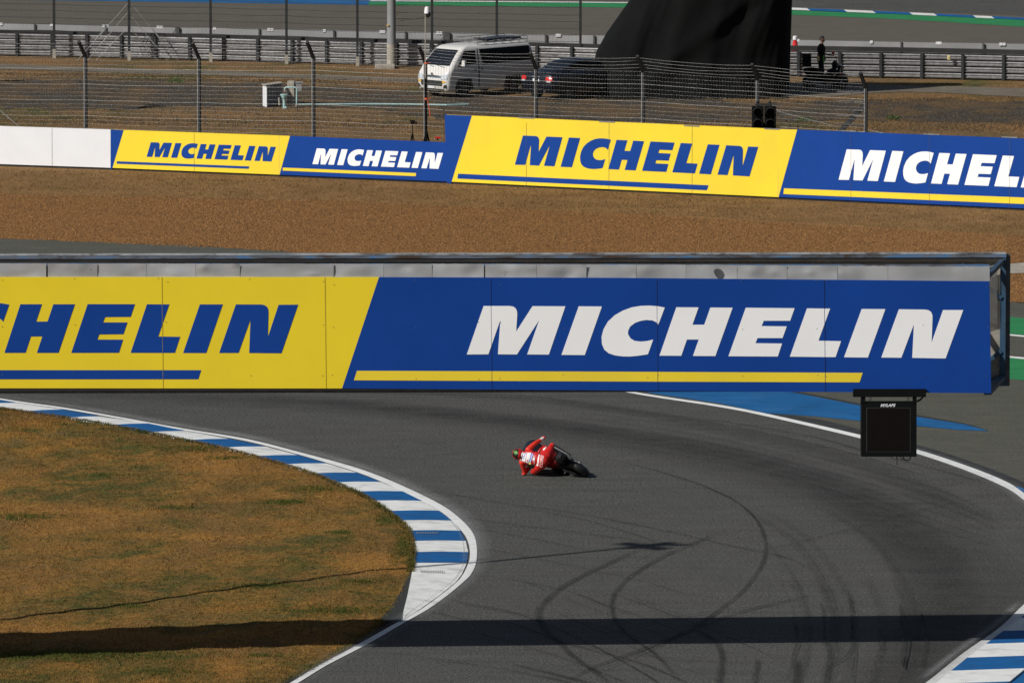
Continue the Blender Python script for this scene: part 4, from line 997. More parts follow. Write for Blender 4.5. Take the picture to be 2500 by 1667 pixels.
# helmet
hm = MB(); hx = (hl-neck).normalized(); 
hm.sphere(hl, (.142, .165, .145), 0, 28, 18, bs2, bx, bn)
hmb = bvh_of(hm); ho = hm.build('helmet', 'red_paint', rider, smooth=True)
face = MB(); face.loft([[hl+bs2*(.142*math.cos(a)*k)+bx*(.122*q)+(bx*.9-bn*.35).normalized()*.052*math.sin(a)+bx*.0 for a in np.linspace(0, 2*math.pi, 14, endpoint=False)] for k, q in ((.98,.35),(.86,.75),(.5,1.18))])
face.build('visor', 'glass', ho, smooth=True)
sp = MB(); sp.loft([[hl-bx*(.07+i*.035)+bs2*(w_*c)+bn*(.108-i*.022+.012*(1-c*c)) for c in (-1,-.5,0,.5,1)] for i, w_ in ((0,.07),(1,.075),(2,.055))], closed=False, caps=False); sp.build('spoiler', 'suit_black', ho)
bl = patch(hmb, [zoomk(*p) for p in ((470,455),(560,480),(530,680),(420,600))], 'black_field', 'suit_black', ho, .004, 10, 10)
for dx in (0, 24, 48):
    patch(hmb, [zoomk(*p) for p in ((455+dx,512-dx*.18),(461+dx,509-dx*.18),(500+dx*.85,578-dx*.3),(494+dx*.85,582-dx*.3))], 'green_mark', 'green', ho, .008, 1, 8)
patch(hmb, [zoomk(*p) for p in ((560,440),(610,430),(600,450),(560,470))], 'white_flash', 'suit_white', ho, .005, 4, 3)
# patches sewn on the leathers
def rp(name, q, mat_, off=.006): return patch(rider_bvh, [zoomk(*p) for p in q], name, mat_, rider, off, 10, 10)
rp('black_panel', ((560,560),(655,515),(612,725),(540,695)), 'suit_black')
textpatch(rider_bvh, 'lenovo', [zoomk(*p) for p in ((560,715),(620,535),(655,540),(600,722))], 'lettering', 'suit_white', rider, .011, 0, .03)
rp('white_patch', ((650,560),(722,535),(690,735),(625,705)), 'suit_white')
for k in range(6): rp('blue_mark', ((637+k*9,665-k*22),(676+k*8,672-k*22),(677+k*8,662-k*22),(639+k*9,653-k*22)), 'patch_blue', .010)
rp('white_patch', ((735,545),(818,540),(760,765),(700,735)), 'suit_white')
rp('red_mark', ((722,715),(740,720),(748,690),(732,688)), 'lamp_red', .010)
rp('blue_patch', ((820,555),(868,560),(812,755),(768,745)), 'patch_blue')
rp('yellow_patch', ((768,748),(810,757),(803,780),(768,775)), 'ad_yellow')
textpatch(rider_bvh, 'MICHELIN', [zoomk(*p) for p in ((785,742),(832,565),(856,570),(806,748))], 'lettering', 'suit_white', rider, .011, 0, .03)
rp('emblem', ((866,600),(874,600),(886,790),(874,785)), 'suit_white'); rp('emblem', ((846,655),(888,650),(890,685),(846,715)), 'suit_white', .007)
rp('white_mark', ((962,575),(992,580),(968,770),(940,762)), 'suit_white', .008); rp('white_mark', ((930,775),(972,782),(955,820),(928,812)), 'suit_white', .008)
textpatch(rider_bvh, 'CORSE', [zoomk(*p) for p in ((985,830),(1015,590),(1072,600),(1042,840))], 'lettering', 'suit_white', rider, .009, .2, .0)
# knee slider, elbow slider, back hump
for p, q in ((lkn, 'knee_slider'), (lel, 'elbow_slider')):
    mb = MB(); c = p+(-ZZ*.055-HR*.045 if q == 'knee_slider' else -ZZ*.04-HR*.03); mb.sphere(c, (.045, .05, .03)); mb.build(q, 'suit_black' if q == 'knee_slider' else 'suit_orange', rider, smooth=True)
tb_ = bvh_of(tk); tt = bvh_of(tl_)
for bv_, q, par in ((tt, ((1165,520),(1215,520),(1210,540),(1160,545)), tlo), (tt, ((1210,600),(1190,640),(1160,630),(1175,600)), tlo), (tb_, ((1050,480),(1140,380),(1160,395),(1075,500)), tko)):
    patch(bv_, [zoomk(*p) for p in q], 'white_mark', 'suit_white', par, .005, 5, 3)

# ------------------------------------------------------------------ guardrail, wall and catch fencing beyond
def gpath(pts, step):                                      # ground polyline sampled by distance
    P = [G(*p) for p in smoothpath(pts, 6)]; out = [P[0]]; acc = 0
    for a, b in zip(P, P[1:]):
        L = (b-a).length; t = step-acc
        while t <= L: out.append(a.lerp(b, t/L)); t += step
        acc = (acc+L) % step
    return out
def rail_run(name, label, gl, step, zs, z_belt, post_h):
    P = gpath(gl, step/4); org = P[len(P)//2]
    root = thing(name, label, 'crash barrier', org, 'crash barriers beyond the fence')
    dirs = [(P[min(i+1, len(P)-1)]-P[max(i-1, 0)]).normalized() for i in range(len(P))]
    nn = [Vector((d.y, -d.x, 0)) for d in dirs]
    prof = [(-.02,.10),(.045,.085),(.05,.055),(0,.025),(0,-.025),(.05,-.055),(.045,-.085),(-.02,-.10)]
    for zc in zs:
        mb = MB()
        mb.loft([[p+n*(a+.06)+ZZ*(zc+b) for a, b in prof]+[p+n*(a+.052)+ZZ*(zc+b) for a, b in prof[::-1]] for p, n in zip(P, nn)]); mb.build('rail', 'steel', root)
    mb = MB(); mb.loft([[p+n*a+ZZ*z for a, z in ((-.06, z_belt-.16), (-.06, z_belt), (-.30, z_belt+.01), (-.30, z_belt-.16))] for p, n in zip(P, nn)]); mb.build('rubber_topping', 'belt', root)
    mb = MB(); mb.loft([[p+n*a+ZZ*z for a, z in ((-.12, 0), (-.12, z_belt-.18), (-.22, z_belt-.18), (-.22, 0))] for p, n in zip(P, nn)]); mb.build('tyre_wall', 'steel_dark', root)
    for i in range(2, len(P)-2, 4):
        mb = MB(); mb.beam(P[i]+nn[i]*.15, P[i]+nn[i]*.15+ZZ*(post_h+random.uniform(-.02, .03)), .075, .11, 0, dirs[i]); mb.build('post', 'post_grey', root)
    return root
rail_run('guardrail', 'weathered grey multi-rail barrier running behind the van and the light pole', [(-330,128),(0,136),(300,142),(850,157),(1300,168),(1500,174)], 1.45, (.13, .35, .57, .79), 1.0, .93)
rr = rail_run('guardrail', 'brighter silver multi-rail barrier to the right of the black tower', [(1905,186),(1935,186.5),(2200,191),(2500,197.5),(3000,210)], 1.62, (.14, .38, .62, .86), 1.16, .98)
mb = MB(); p = G(2315, 193.5)+ZZ*.86; mb.box(p-Vector((0,.32,0)), (.11,.09,.17)); mb.lathe(p-Vector((0,.38,-.02)), [(.02,0),(.02,.02)], 8, axis=(0,-1,0)); mb.build('junction_box', 'yellow_box', rr, bevel=.01)
wl = gpath([(-330,80),(0,88),(850,106),(1500,119),(2130,133),(2500,139),(3000,150)], 2.0)
wr_ = thing('barrier_wall', 'low pale grey wall with small white plates along its top, in front of the far track', 'wall', wl[len(wl)//2])
mb = MB(); mb.loft([[p+Vector((0, a, z)) for a, z in ((0,0),(0,.5),(.15,.5),(.15,0))] for p in wl]); mb.build('wall_face', 'wall_grey', wr_)
WP = Plane(G(0, 87.7), G(2500, 139))
def wply(x): return np.interp(x, [0,850,1500,2130,2500], [88,106,119,133,139])
for x in (3,126,253,262,386,394,524,656,664,792,930,937,1068,1076,1360,1366,1948,2127,2288,2295,2443,2451):
    c = G(x, wply(x))+Vector((0,-.03,.49)); mb = MB(); mb.box(c, (.115,.03,.11)); mb.build('plate', 'white_plain', wr_)
for x in (85,258,633,815,990,1332,1450,2200,2400):
    c = G(x, wply(x)); mb = MB(); mb.beam(c+Vector((0,-.06,0)), c+Vector((0,-.06,.52)), .07, .07); mb.build('post', 'steel_dark', wr_)
for y, x in ((0, 433), (0, 1090)):
    c = G(x, wply(x)); mb = MB(); mb.box(c+Vector((0,-.1,.27)), (.16 if x < 500 else .28,.12,.5)); mb.beam(c+Vector((-.35,-.1,0)), c+Vector((-.05,-.1,.45)), .03, .03); mb.beam(c+Vector((.35,-.1,0)), c+Vector((.05,-.1,.45)), .03, .03); mb.build('buttress', 'steel_dark', wr_)

# tall catch fence behind the guardrail
cf = thing('catch_fence', 'tall cable catch fence whose dark posts rise beyond the top of the picture', 'fence', G(700, 152))
cps = [(-240,132),(-55,137),(133,141),(316,146.5),(515,150),(700,155),(873,160),(1055,163),(1213,166),(1417,170)]
pm = MB(); pm.beam((0,0,.35), (0,0,5.2), .10, .10); pm2 = MB(); pm2.beam((0,0,-.02), (0,0,.36), .13, .13)
po = pm.build('post', 'post_grey', cf, local=True); fo_ = pm2.build('foot', 'concrete', po, local=True); first = True
CFB = []
for x, y in cps:
    p = G(x, y)-Vector((0,.22,0)); CFB.append(p); rel_ = p-ORG[cf.name]
    if first: po.location = rel_; first = False
    else:
        c = po.copy(); COL.objects.link(c); c.parent = cf; c.location = rel_; f2 = fo_.copy(); COL.objects.link(f2); f2.parent = c
def seg_wires(nm, pts, zs, r_, mat_, par, sag=.02, jit=.006):
    for z in zs:
        mb = MB()
        path = []
        for a, b in zip(pts, pts[1:]):
            for t in (0, .25, .5, .75): path.append(a.lerp(b, t)+ZZ*(z-sag*math.sin(t*math.pi)*random.uniform(.6, 1.4)+random.uniform(-jit, jit)))
        path.append(pts[-1]+ZZ*z); mb.tube(path, r_, 4); mb.build(nm, mat_, par)
seg_wires('cable', CFB, (.32,.58,.84,1.1,1.36,1.62,1.9,2.15,2.45,2.8), .009, 'cable', cf)
mb = MB()
for a, b in zip(CFB, CFB[1:]):
    L = (b-a).length; n = int(L/.16)
    for i in range(n):
        p = a.lerp(b, i/n); mb.tube([p+ZZ*.05, p+ZZ*3.2], .0022, 3, caps=False)
mo = mb.build('mesh', 'wire', cf); mo['kind'] = 'stuff'
gp = CFB[3]
for dx, z1 in ((-2.05,2.3),(-1.65,1.95),(-1.3,1.35),(1.15,1.35),(1.55,1.85),(1.95,2.35)):
    mb = MB(); a = gp+Vector((dx, -.15, .0)); b = gp+ZZ*z1; mb.tube([a, b], .012, 5)
    mb.tube([a.lerp(b, .35), a.lerp(b, .52)], .03, 6); mb.build('guy_cable', 'wire', cf)

# mesh fence right behind the boards
fx = [(-335,392),(-63,397.5),(210,404),(487,414),(766,425),(1039,436.5),(1309,448.5),(1570,460),(1849,473.5),(2113,485)]
bends = {210:135, 487:139, 766:138, 1039:149, 1309:164, 1570:172, 1849:191, 2113:211}
NB = [G(x, y) for x, y in fx]; NH = [ (fx[i][1]-bends.get(fx[i][0], 134))/PPM(fx[i][1]) for i in range(len(fx))]
mf = thing('mesh_fence', 'wire mesh fence on grey posts with cranked tops, just behind the advertising boards', 'fence', NB[5])
ad = (NB[-1]-NB[2]).normalized(); nrm = Vector((ad.y, -ad.x, 0))      # towards the track
if nrm.y > 0: nrm = -nrm
hb = 3.72
pm = MB(); pm.beam((0,0,0), (0,0,hb), .085, .10, 0, ad); pm.beam(Vector((0,0,hb-.03)), nrm*.50+Vector((0,0,hb+.52)), .085, .10, 0, ad)
pm.beam(Vector((-.048,-.03,0)), Vector((-.048,-.03,hb-.05)), .026, .03, 1, ad)  # pale strip paints the sunlit left edge; the dark post colour, its shaded web
po = pm.build('post', ['post_grey', 'steel'], mf, local=True)
tops = []
for i, p in enumerate(NB):
    o = po if i == 0 else po.copy()
    if i: COL.objects.link(o); o.parent = mf
    o.location = p-ORG[mf.name]; o.scale = (1, 1, NH[i]/hb); tops.append(p+ZZ*NH[i])
def fence_pt(i, t, z):                                       # z as a share of post height
    return NB[i].lerp(NB[i+1], t)+ZZ*((NH[i]+(NH[i+1]-NH[i])*t)*z)
mb = MB(); random.seed(4)
nh = 27
for k in range(nh+1):
    z = .02+.98*k/nh; thick = .0032 if k % 4 == 0 else .0014
    path = []
    for i in range(len(NB)-1):
        for t in (0, .2, .4, .6, .8): path.append(fence_pt(i, t, z)+ZZ*(random.uniform(-.01, .01)-.02*math.sin(t*math.pi))+nrm*.06)
    path.append(fence_pt(len(NB)-2, 1, z)+nrm*.06); mb.tube(path, thick, 3)
for i in range(len(NB)-1):
    n = 40
    for j in range(n):
        t = j/n; mb.tube([fence_pt(i, t, .33)+nrm*.06, fence_pt(i, t, .66)+nrm*(.06+random.uniform(-.01, .01)), fence_pt(i, t, 1.0)+nrm*.06], .0042, 3, caps=False)
mo = mb.build('mesh', 'wire', mf); mo['kind'] = 'stuff'
for k in range(4):
    mb = MB(); path = []
    for i in range(len(NB)-1):
        for t in (0, .25, .5, .75):
            path.append(fence_pt(i, t, 1)+(nrm*.47+ZZ*.50)*(k+1)/4+ZZ*(-.07*math.sin(t*math.pi)+random.uniform(-.015, .015)))
    path.append(tops[-1]+(nrm*.47+ZZ*.50)*(k+1)/4); mb.tube(path, .0055, 4); mb.build('strand', 'wire', mf)
e = NB[-1]
mb = MB(); mb.beam(e+ZZ*3.1-ad*.08, e-ad*1.55+ZZ*1.55, .15, .10, 0, nrm); mb.beam(e-ad*1.55+ZZ*1.55, e-ad*3.0+ZZ*.1, .15, .10, 0, nrm); mb.build('end_brace', 'post_grey', mf)
for z in (3.55, 3.25, 2.75, 2.45, 2.15, 1.85, 1.5, 2.95):
    mb = MB(); a = e+ZZ*z-ad*.06+nrm*.08; mb.tube([a, a-ad*.35], .022, 6); mb.tube([a-ad*.45, a-ad*.95], .016, 6); mb.sphere(a-ad*.4, (.03,.03,.035), 0, 6, 4); mb.build('turnbuckle', 'chrome', mf)
mb = MB(); mb.tube([e+ad*.1+ZZ*2.3, e+ad*1.6+ZZ*2.05, e+ad*3.2+ZZ*1.95, e+ad*6+ZZ*1.8], .012, 4); mb.tube([e-ad*1.0+ZZ*2.35, e-ad*3.4+ZZ*2.85], .010, 4); mb.build('loose_cable', 'wire', mf)
mb = MB(); a = NB[1]; mb.tube([a+ad*.0+ZZ*2.6, a+ad*1.95+ZZ*1.2], .012, 4); mb.tube([a-ad*.6+ZZ*2.3, a+ad*1.0+ZZ*1.2], .012, 4); mb.build('guy_cable', 'wire', mf)

# ------------------------------------------------------------------ light pole, mast with dome camera, tripod
p = G(945, 166)
lp = thing('light_pole', 'thick round grey pole standing in a pale concrete base left of the van', 'pole', p)
mb = MB(); mb.tube([p+Vector((.17,.3,.0)), p+Vector((.17,.3,.9))], .185, 20); mb.build('footing', 'concrete', lp, smooth=False)
mb = MB(); mb.tube([p+Vector((.17,.3,.9)), p+Vector((.17,.3,13))], [.175, .12], 20); mb.build('shaft', 'wall_grey', lp, smooth=True)
mb = MB(); mb.box(p+Vector((-.08,-.1,.06)), (.78,.7,.16)); mb.build('plinth', 'concrete', lp, bevel=.02)
mb = MB(); mb.box(p+Vector((.02,.28-.16,1.66)), (.10,.05,.04)); mb.box(p+Vector((.40,.3,2.1)), (.03,.03,.12)); mb.build('sticker', 'amber', lp)
p = G(1041, 442)
ms = thing('camera_mast', 'slim mast strapped to the fence post, carrying a white dome camera', 'camera mast', p)
mb = MB(); mb.tube([p+ZZ*3.5+Vector((-.03,0,0)), p+Vector((-.03,0,5.75))], [.020, .016], 8); mb.build('pole', 'concrete', ms)
mb = MB(); mb.tube([p+ZZ*.6, p+ZZ*3.5+Vector((-.03,0,0))], [.032, .030], 8); mb.build('lower_pole', 'black_paint', ms)
for a in (0, 2.1, 4.2):
    mb = MB(); mb.tube([p+ZZ*1.75, p+Vector((.42*math.cos(a+.4), .42*math.sin(a+.4), 0))], [.03, .02], 6); mb.build('leg', 'black_paint', ms)
d_ = p+Vector((.03, -.05, 5.75))
mb = MB(); mb.lathe(d_, [(.03,.20),(.07,.19),(.085,.12),(.10,0),(.10,-.03)], 16); mb.build('camera_hood', 'white_plain', ms, smooth=True)
mb = MB(); mb.sphere(d_+Vector((.03,-.01,-.06)), (.095,.095,.12)); mb.build('camera_dome', 'glass', ms, smooth=True)
mb = MB(); mb.beam(p+ZZ*5.78, d_+ZZ*.1, .03, .03); mb.tube([p+Vector((-.9,.2,5.45)), p+Vector((-.4,.1,5.52)), p+Vector((0,0,5.6))], .01, 5); mb.build('camera_arm', 'cable', ms)
for z, w_ in ((4.0,.035),(2.78,.05)):
    mb = MB(); mb.lathe(p+ZZ*z, [(.06,0),(.06,w_)], 8); mb.beam(p+ZZ*(z+.01), p+Vector((.15,0,z+.05)), .03, .01); mb.build('strap', 'orange', ms)
mb = MB(); mb.tube([p+Vector((.03,-.02,2.78)), p+Vector((.10,-.02,2.5)), p+Vector((.13,-.02,2.2))], .014, 5); mb.build('strap', 'orange', ms)
p = G(1007, 440)
tr = thing('tripod_camera', 'small black camera on a thin tripod behind the low blue board', 'camera', p)
for a in (.5, 2.6, 4.7):
    mb = MB(); mb.tube([p+ZZ*1.62, p+Vector((.38*math.cos(a), .38*math.sin(a), 0))], [.018,.012], 6); mb.build('leg', 'black_paint', tr)
mb = MB(); mb.tube([p+ZZ*1.6, p+ZZ*1.88], .015, 6); mb.build('column', 'black_paint', tr)
mb = MB(); mb.box(p+ZZ*1.96, (.13,.10,.09)); mb.lathe(p+Vector((.05,0,1.97)), [(.03,0),(.032,.12)], 10, axis=(1,-.3,0)); mb.box(p+ZZ*2.03, (.19,.03,.035)); mb.build('camera_body', 'black_paint', tr)
p = P1.P(P1.uv(1064, 345)[0], P1.uv(1064, 341)[1], -.15)
rl = thing('beacon', 'small red lamp lying on top of the blue board beside the mast', 'lamp', p)
mb = MB(); mb.tube([p+Vector((-.09,0,.05)), p+Vector((.10,0,.045))], .03, 10); mb.build('lens', 'lamp_red', rl, smooth=True)
mb = MB(); mb.box(p+Vector((0,0,.0)), (.05,.06,.05)); mb.build('bracket', 'black_paint', rl)

# signal lamps above the tall yellow board
p = G(1865, 476)
sg = thing('signal_light', 'black double signal with four hooded lamps standing above the yellow board', 'signal', p)
def SP(x, y, o=0): return p+Vector(((x-1865)/PPM(476), -o, (476-y)/PPM(476)))
for x0, x1 in ((1835,1863.5),(1866,1894)):
    mb = MB(); mb.prism([SP(x0,313), SP(x1,313), SP(x1,258), SP(x0,258)], (0,.22,0)); hs_ = mb.build('housing', 'black_paint', sg, bevel=.02)
    for yc in (272, 300):
        c = SP((x0+x1)/2, yc); mb = MB()
        mb.loft([[c+Vector((.155*math.cos(t), -o, .155*math.sin(t))) for t in np.linspace(-.35, math.pi+.35, 14)]+[c+Vector((.145*math.cos(t), -o, .145*math.sin(t))) for t in np.linspace(math.pi+.35, -.35, 14)] for o in (0, .2)]); mb.build('hood', 'rubber', hs_)
        mb = MB(); mb.lathe(c, [(.12,.0),(.12,.012)], 20, axis=(0,-1,0)); mb.build('lens', 'screen', hs_)
mb = MB(); 
for x in (1848, 1879): mb.tube([SP(x,258,-.1), SP(x,246,-.1)], .03, 8); mb.sphere(SP(x,248,-.1), .05)
mb.beam(SP(1843,254,-.1), SP(1884,254,-.1), .06, .06); mb.build('mount', 'post_grey', sg)
mb = MB(); mb.tube([SP(1865,476,-.3), SP(1865,300,-.3)], .05, 8); mb.build('pole', 'black_paint', sg)

# ------------------------------------------------------------------ minibus
def rrect(z, yf, yr, hw, cf_, cr_, n=8):
    out = []
    for cx, cy, a0, rad in ((hw-cf_, yf-cf_, 0, cf_), (-(hw-cf_), yf-cf_, 90, cf_), (-(hw-cr_), yr+cr_, 180, cr_), (hw-cr_, yr+cr_, 270, cr_)):
        for k in range(n+1):
            t = R(a0+90*k/n); out.append(Vector((cx+rad*math.cos(t), cy+rad*math.sin(t), z)))
    return out
VF = Vector((-.714, -.70, 0)).normalized(); vc = G(1054, 238.5)-VF*2.35
van = thing('minibus', 'white minibus with dark windows and a roof rack parked behind the fence', 'van', vc, rotz=math.atan2(.714, -.70))
sl_ = [(.24,2.24,-2.30,.79),(.30,2.31,-2.34,.825),(.50,2.35,-2.35,.845),(.72,2.345,-2.35,.848),(.95,2.29,-2.345,.848),(1.06,2.20,-2.34,.845),(1.17,2.12,-2.335,.838),(1.38,1.95,-2.30,.805),(1.6,1.74,-2.25,.775),(1.78,1.54,-2.21,.74),(1.88,1.38,-2.15,.69),(1.93,1.10,-2.05,.60),(1.96,.70,-1.8,.45)]
vb = MB(); vb.loft([rrect(z, yf, yr, hw, .20 if z < 1.1 else .18, .10) for z, yf, yr, hw in sl_]); vbv = bvh_of(vb)
vbo = vb.build('body', 'white_paint', van, smooth=True, local=True)
def proj(bv, q, d, nm, mat_, par, off=.008, n=8, m=6):
    mb = MB(); d = Vector(d).normalized(); P = []; q = [Vector(p) for p in q]
    for i in range(n+1):
        row = []
        for j in range(m+1):
            a = q[0].lerp(q[1], i/n); b = q[3].lerp(q[2], i/n); p = a.lerp(b, j/m); h = bv.ray_cast(p-d*3, d)
            if h[0] is None: return None
            nn_ = h[1] if h[1].dot(d) < 0 else -h[1]; row.append(h[0]+nn_*off)
        P.append(row)
    mb.grid(P); return mb.build(nm, mat_, par, smooth=True, local=True, fixn=False)
F_ = (0,-1,0); Sx = (1,0,0)
for sx, d in ((-1, (1,0,0)), (1, (-1,0,0))):
    X = sx*2
    proj(vbv, [(X,1.80,1.16),(X,.80,1.24),(X,.80,1.74),(X,1.40,1.74)], d, 'side_window', 'glass', van)
    proj(vbv, [(X,.46,1.19),(X,-2.12,1.25),(X,-2.05,1.78),(X,.60,1.78)], d, 'side_window', 'glass', van, n=14)
    proj(vbv, [(X,.71,.34),(X,.65,.34),(X,.66,1.80),(X,.71,1.80)], d, 'door_gap', 'near_black', van, .009, 1, 10)
    proj(vbv, [(X,-1.62,.30),(X,-.62,.30),(X,-.76,.70),(X,-1.48,.70)], d, 'wheel_arch', 'near_black', van, .007)
    proj(vbv, [(X,.95,.30),(X,1.95,.30),(X,1.82,.70),(X,1.08,.70)], d, 'wheel_arch', 'near_black', van, .007)
    proj(vbv, [(X,.98,.98),(X,.82,.98),(X,.82,1.02),(X,.98,1.02)], d, 'door_handle', 'near_black', van, .02, 2, 2)
    proj(vbv, [(X,.55,.98),(X,.48,.98),(X,.48,1.08),(X,.55,1.08)], d, 'door_handle', 'near_black', van, .02, 2, 2)
proj(vbv, [(-.70,3,1.21),(.70,3,1.21),(.61,3,1.78),(-.61,3,1.78)], F_, 'windscreen', 'glass', van, .008, 12, 8)
proj(vbv, [(-.64,3,.30),(.64,3,.30),(.66,3,.345),(-.66,3,.345)], F_, 'lower_slot', 'near_black', van, .01, 10, 1)
proj(vbv, [(-.56,3,.46),(.56,3,.46),(.62,3,.66),(-.62,3,.66)], F_, 'grille', 'near_black', van, .01, 10, 3)
proj(vbv, [(-.46,3,.76),(.46,3,.76),(.50,3,.84),(-.50,3,.84)], F_, 'chrome_bar', 'chrome', van, .015, 10, 2)
proj(vbv, [(-.30,3,.80),(.30,3,.80),(.34,3,.85),(-.34,3,.85)], F_, 'upper_slot', 'near_black', van, .022, 10, 1)
for s_ in (-1, 1):
    proj(vbv, [(s_*.46,3,.70),(s_*.78,3,.72),(s_*.80,3,.92),(s_*.50,3,.86)], F_, 'headlight', 'lamp_clear', van, .014, 6, 5)
    proj(vbv, [(s_*.60,3,.38),(s_*.76,3,.38),(s_*.76,3,.52),(s_*.66,3,.50)], F_, 'fog_recess', 'near_black', van, .012, 4, 3)
    proj(vbv, [(s_*.56,3,.585),(s_*.72,3,.585),(s_*.72,3,.65),(s_*.58,3,.65)], F_, 'amber_sticker', 'amber', van, .018, 3, 2)
    mb = MB(); mb.box((s_*1.00, 1.62, 1.30), (.16,.10,.22)); mb.beam((s_*.82,1.66,1.2), (s_*.95,1.63,1.25), .03, .03); mb.build('mirror', 'white_paint', van, local=True, bevel=.02)
proj(vbv, [(-.16,3,.36),(.16,3,.36),(.16,3,.455),(-.16,3,.455)], F_, 'number_plate', 'white_plain', van, .03, 2, 2)
mb = MB(); mb.lathe((0,2.33,.90), [(.05,0),(.05,.02)], 16, axis=(0,1,0)); mb.build('badge', 'chrome', van, local=True)
mb = MB(); mb.beam((-.5,2.15,1.15), (.05,2.08,1.22), .015, .015); mb.beam((.1,2.15,1.15), (.6,2.04,1.24), .015, .015); mb.build('wiper', 'rubber', van, local=True)
def carwheel(par, x, y, r_, w_, s_):
    mb = MB(); mb.lathe((x, y, r_), [(r_*.6,-w_/2),(r_*.93,-w_/2),(r_,-w_*.35),(r_,w_*.35),(r_*.93,w_/2),(r_*.6,w_/2)], 28, axis=(1,0,0)); o = mb.build('wheel', 'rubber', par, local=True)
    mb = MB(); c = Vector((x+s_*w_*.42, y, r_)); mb.lathe(c, [(r_*.62,0),(r_*.5,s_*.015),(.04,s_*.03)], 20, axis=(1,0,0))
    mb.build('rim', 'steel_dark', o, local=True)
for y in (1.45, -1.12):
    for s_ in (-1, 1): carwheel(van, s_*.74, y, .335, .21, s_)
rk_ = MB()
z0 = 2.02
for x in (-.62, .62): rk_.tube([(x,.55,z0), (x,-2.1,z0)], .014, 6); rk_.tube([(x,.55,z0+.13), (x,-2.1,z0+.13)], .012, 6)
rk_.tube([(-.62,.55,z0+.13),(.62,.55,z0+.13)], .012, 6); rk_.tube([(-.62,-2.1,z0+.13),(.62,-2.1,z0+.13)], .012, 6)
for y in np.linspace(.55, -2.1, 7):
    rk_.tube([(-.62,y,z0),(.62,y,z0)], .012, 6)
    for x in (-.62, .62): rk_.tube([(x,y,z0-.14),(x,y,z0+.13)], .011, 6)
rk_.build('roof_rack', 'steel', van, local=True)
mb = MB(); mb.loft([[Vector((x, y, z0+.02+h_+.02*math.sin(y*4+x*3))) for x, h_ in ((-.40,0),(-.36,.07),(0,.10),(.36,.07),(.40,0))] for y in np.linspace(-.2, -2.0, 10)])
o = mb.build('roof_load', 'car_blue', None, local=True, smooth=True); o.matrix_world = Matrix.Translation(vc) @ Matrix.Rotation(math.atan2(.714, -.70), 4, 'Z')
tag(o, 'dark blue tarpaulin bundle lying on the roof rack of the white minibus', 'load')

# ------------------------------------------------------------------ dark saloon car
CF = Vector((.70, .714, 0)).normalized(); cc = G(1312, 244)+CF*2.15
car = thing('saloon_car', 'very dark blue saloon car seen from behind, parked between the minibus and the black tower', 'car', cc, rotz=math.atan2(-.70, .714))
def sect(y, zb, zl, zt, wb, wl_, wt):
    L_ = [(-wb*.9, zb), (-wl_, zb+.12), (-wl_*1.01, (zb+zl)/2), (-wl_*.97, zl), (-wt-.04, zl+(zt-zl)*.35 if zt > zl+.1 else zl+.02), (-wt, zt-.05), (-wt*.75, zt), (0, zt+.015)]
    return [Vector((x, y, z)) for x, z in L_]+[Vector((-x, y, z)) for x, z in L_[-2::-1]]
stn = [(-2.22,.42,.72,.86,.70,.74,.62),(-2.15,.30,.86,.99,.78,.82,.68),(-1.75,.22,.92,1.08,.82,.87,.66),(-1.35,.20,.93,1.13,.84,.89,.64),(-.85,.18,.93,1.38,.84,.89,.57),(-.3,.18,.92,1.46,.84,.89,.56),(.3,.18,.92,1.45,.84,.89,.56),(.75,.18,.91,1.30,.84,.89,.60),(1.15,.18,.90,1.02,.84,.89,.68),(1.75,.20,.84,.92,.83,.87,.66),(2.15,.28,.70,.76,.78,.80,.62),(2.28,.40,.58,.64,.66,.68,.5)]
cbm = MB(); cbm.loft([sect(*s_) for s_ in stn]); cbv = bvh_of(cbm); cbm.build('body', 'car_blue', car, smooth=True, local=True)
proj(cbv, [(-.56,-3,1.10),(.56,-3,1.10),(.50,-3,1.36),(-.50,-3,1.36)], (0,1,0), 'rear_window', 'glass', car, .01)
proj(cbv, [(-.62,-3,1.17),(.62,-3,1.17),(.5,-3,1.34),(-.5,-3,1.34)], (0,1,0), 'window_tint', 'glass', car, .012)
for s_ in (-1, 1):
    proj(cbv, [(s_*.50,-3,.76),(s_*.80,-3,.74),(s_*.78,-3,.88),(s_*.52,-3,.88)], (0,1,0), 'tail_light', 'lamp_red', car, .02, 5, 4)
    proj(cbv, [(s_*.56,-3,.69),(s_*.74,-3,.69),(s_*.74,-3,.74),(s_*.56,-3,.75)], (0,1,0), 'reverse_light', 'lamp_clear', car, .022, 3, 3)
    for y in (-1.35, 1.35): carwheel(car, s_*.78, y, .32, .2, s_)
    proj(cbv, [(s_*2,-1.1,1.0),(s_*2,.95,1.0),(s_*2,.5,1.34),(s_*2,-.75,1.34)], (-s_,0,0), 'side_window', 'glass', car, .01)
proj(cbv, [(-.17,-3,.70),(.17,-3,.70),(.17,-3,.80),(-.17,-3,.80)], (0,1,0), 'number_plate', 'white_plain', car, .02, 2, 2)
proj(cbv, [(-.2,-3,.86),(.2,-3,.86),(.2,-3,.89),(-.2,-3,.89)], (0,1,0), 'chrome_strip', 'chrome', car, .02, 4, 1)
mb = MB(); mb.tube([(.45,-2.24,.34),(.45,-2.1,.34)], .04, 8); mb.build('tailpipe', 'chrome', car, local=True)

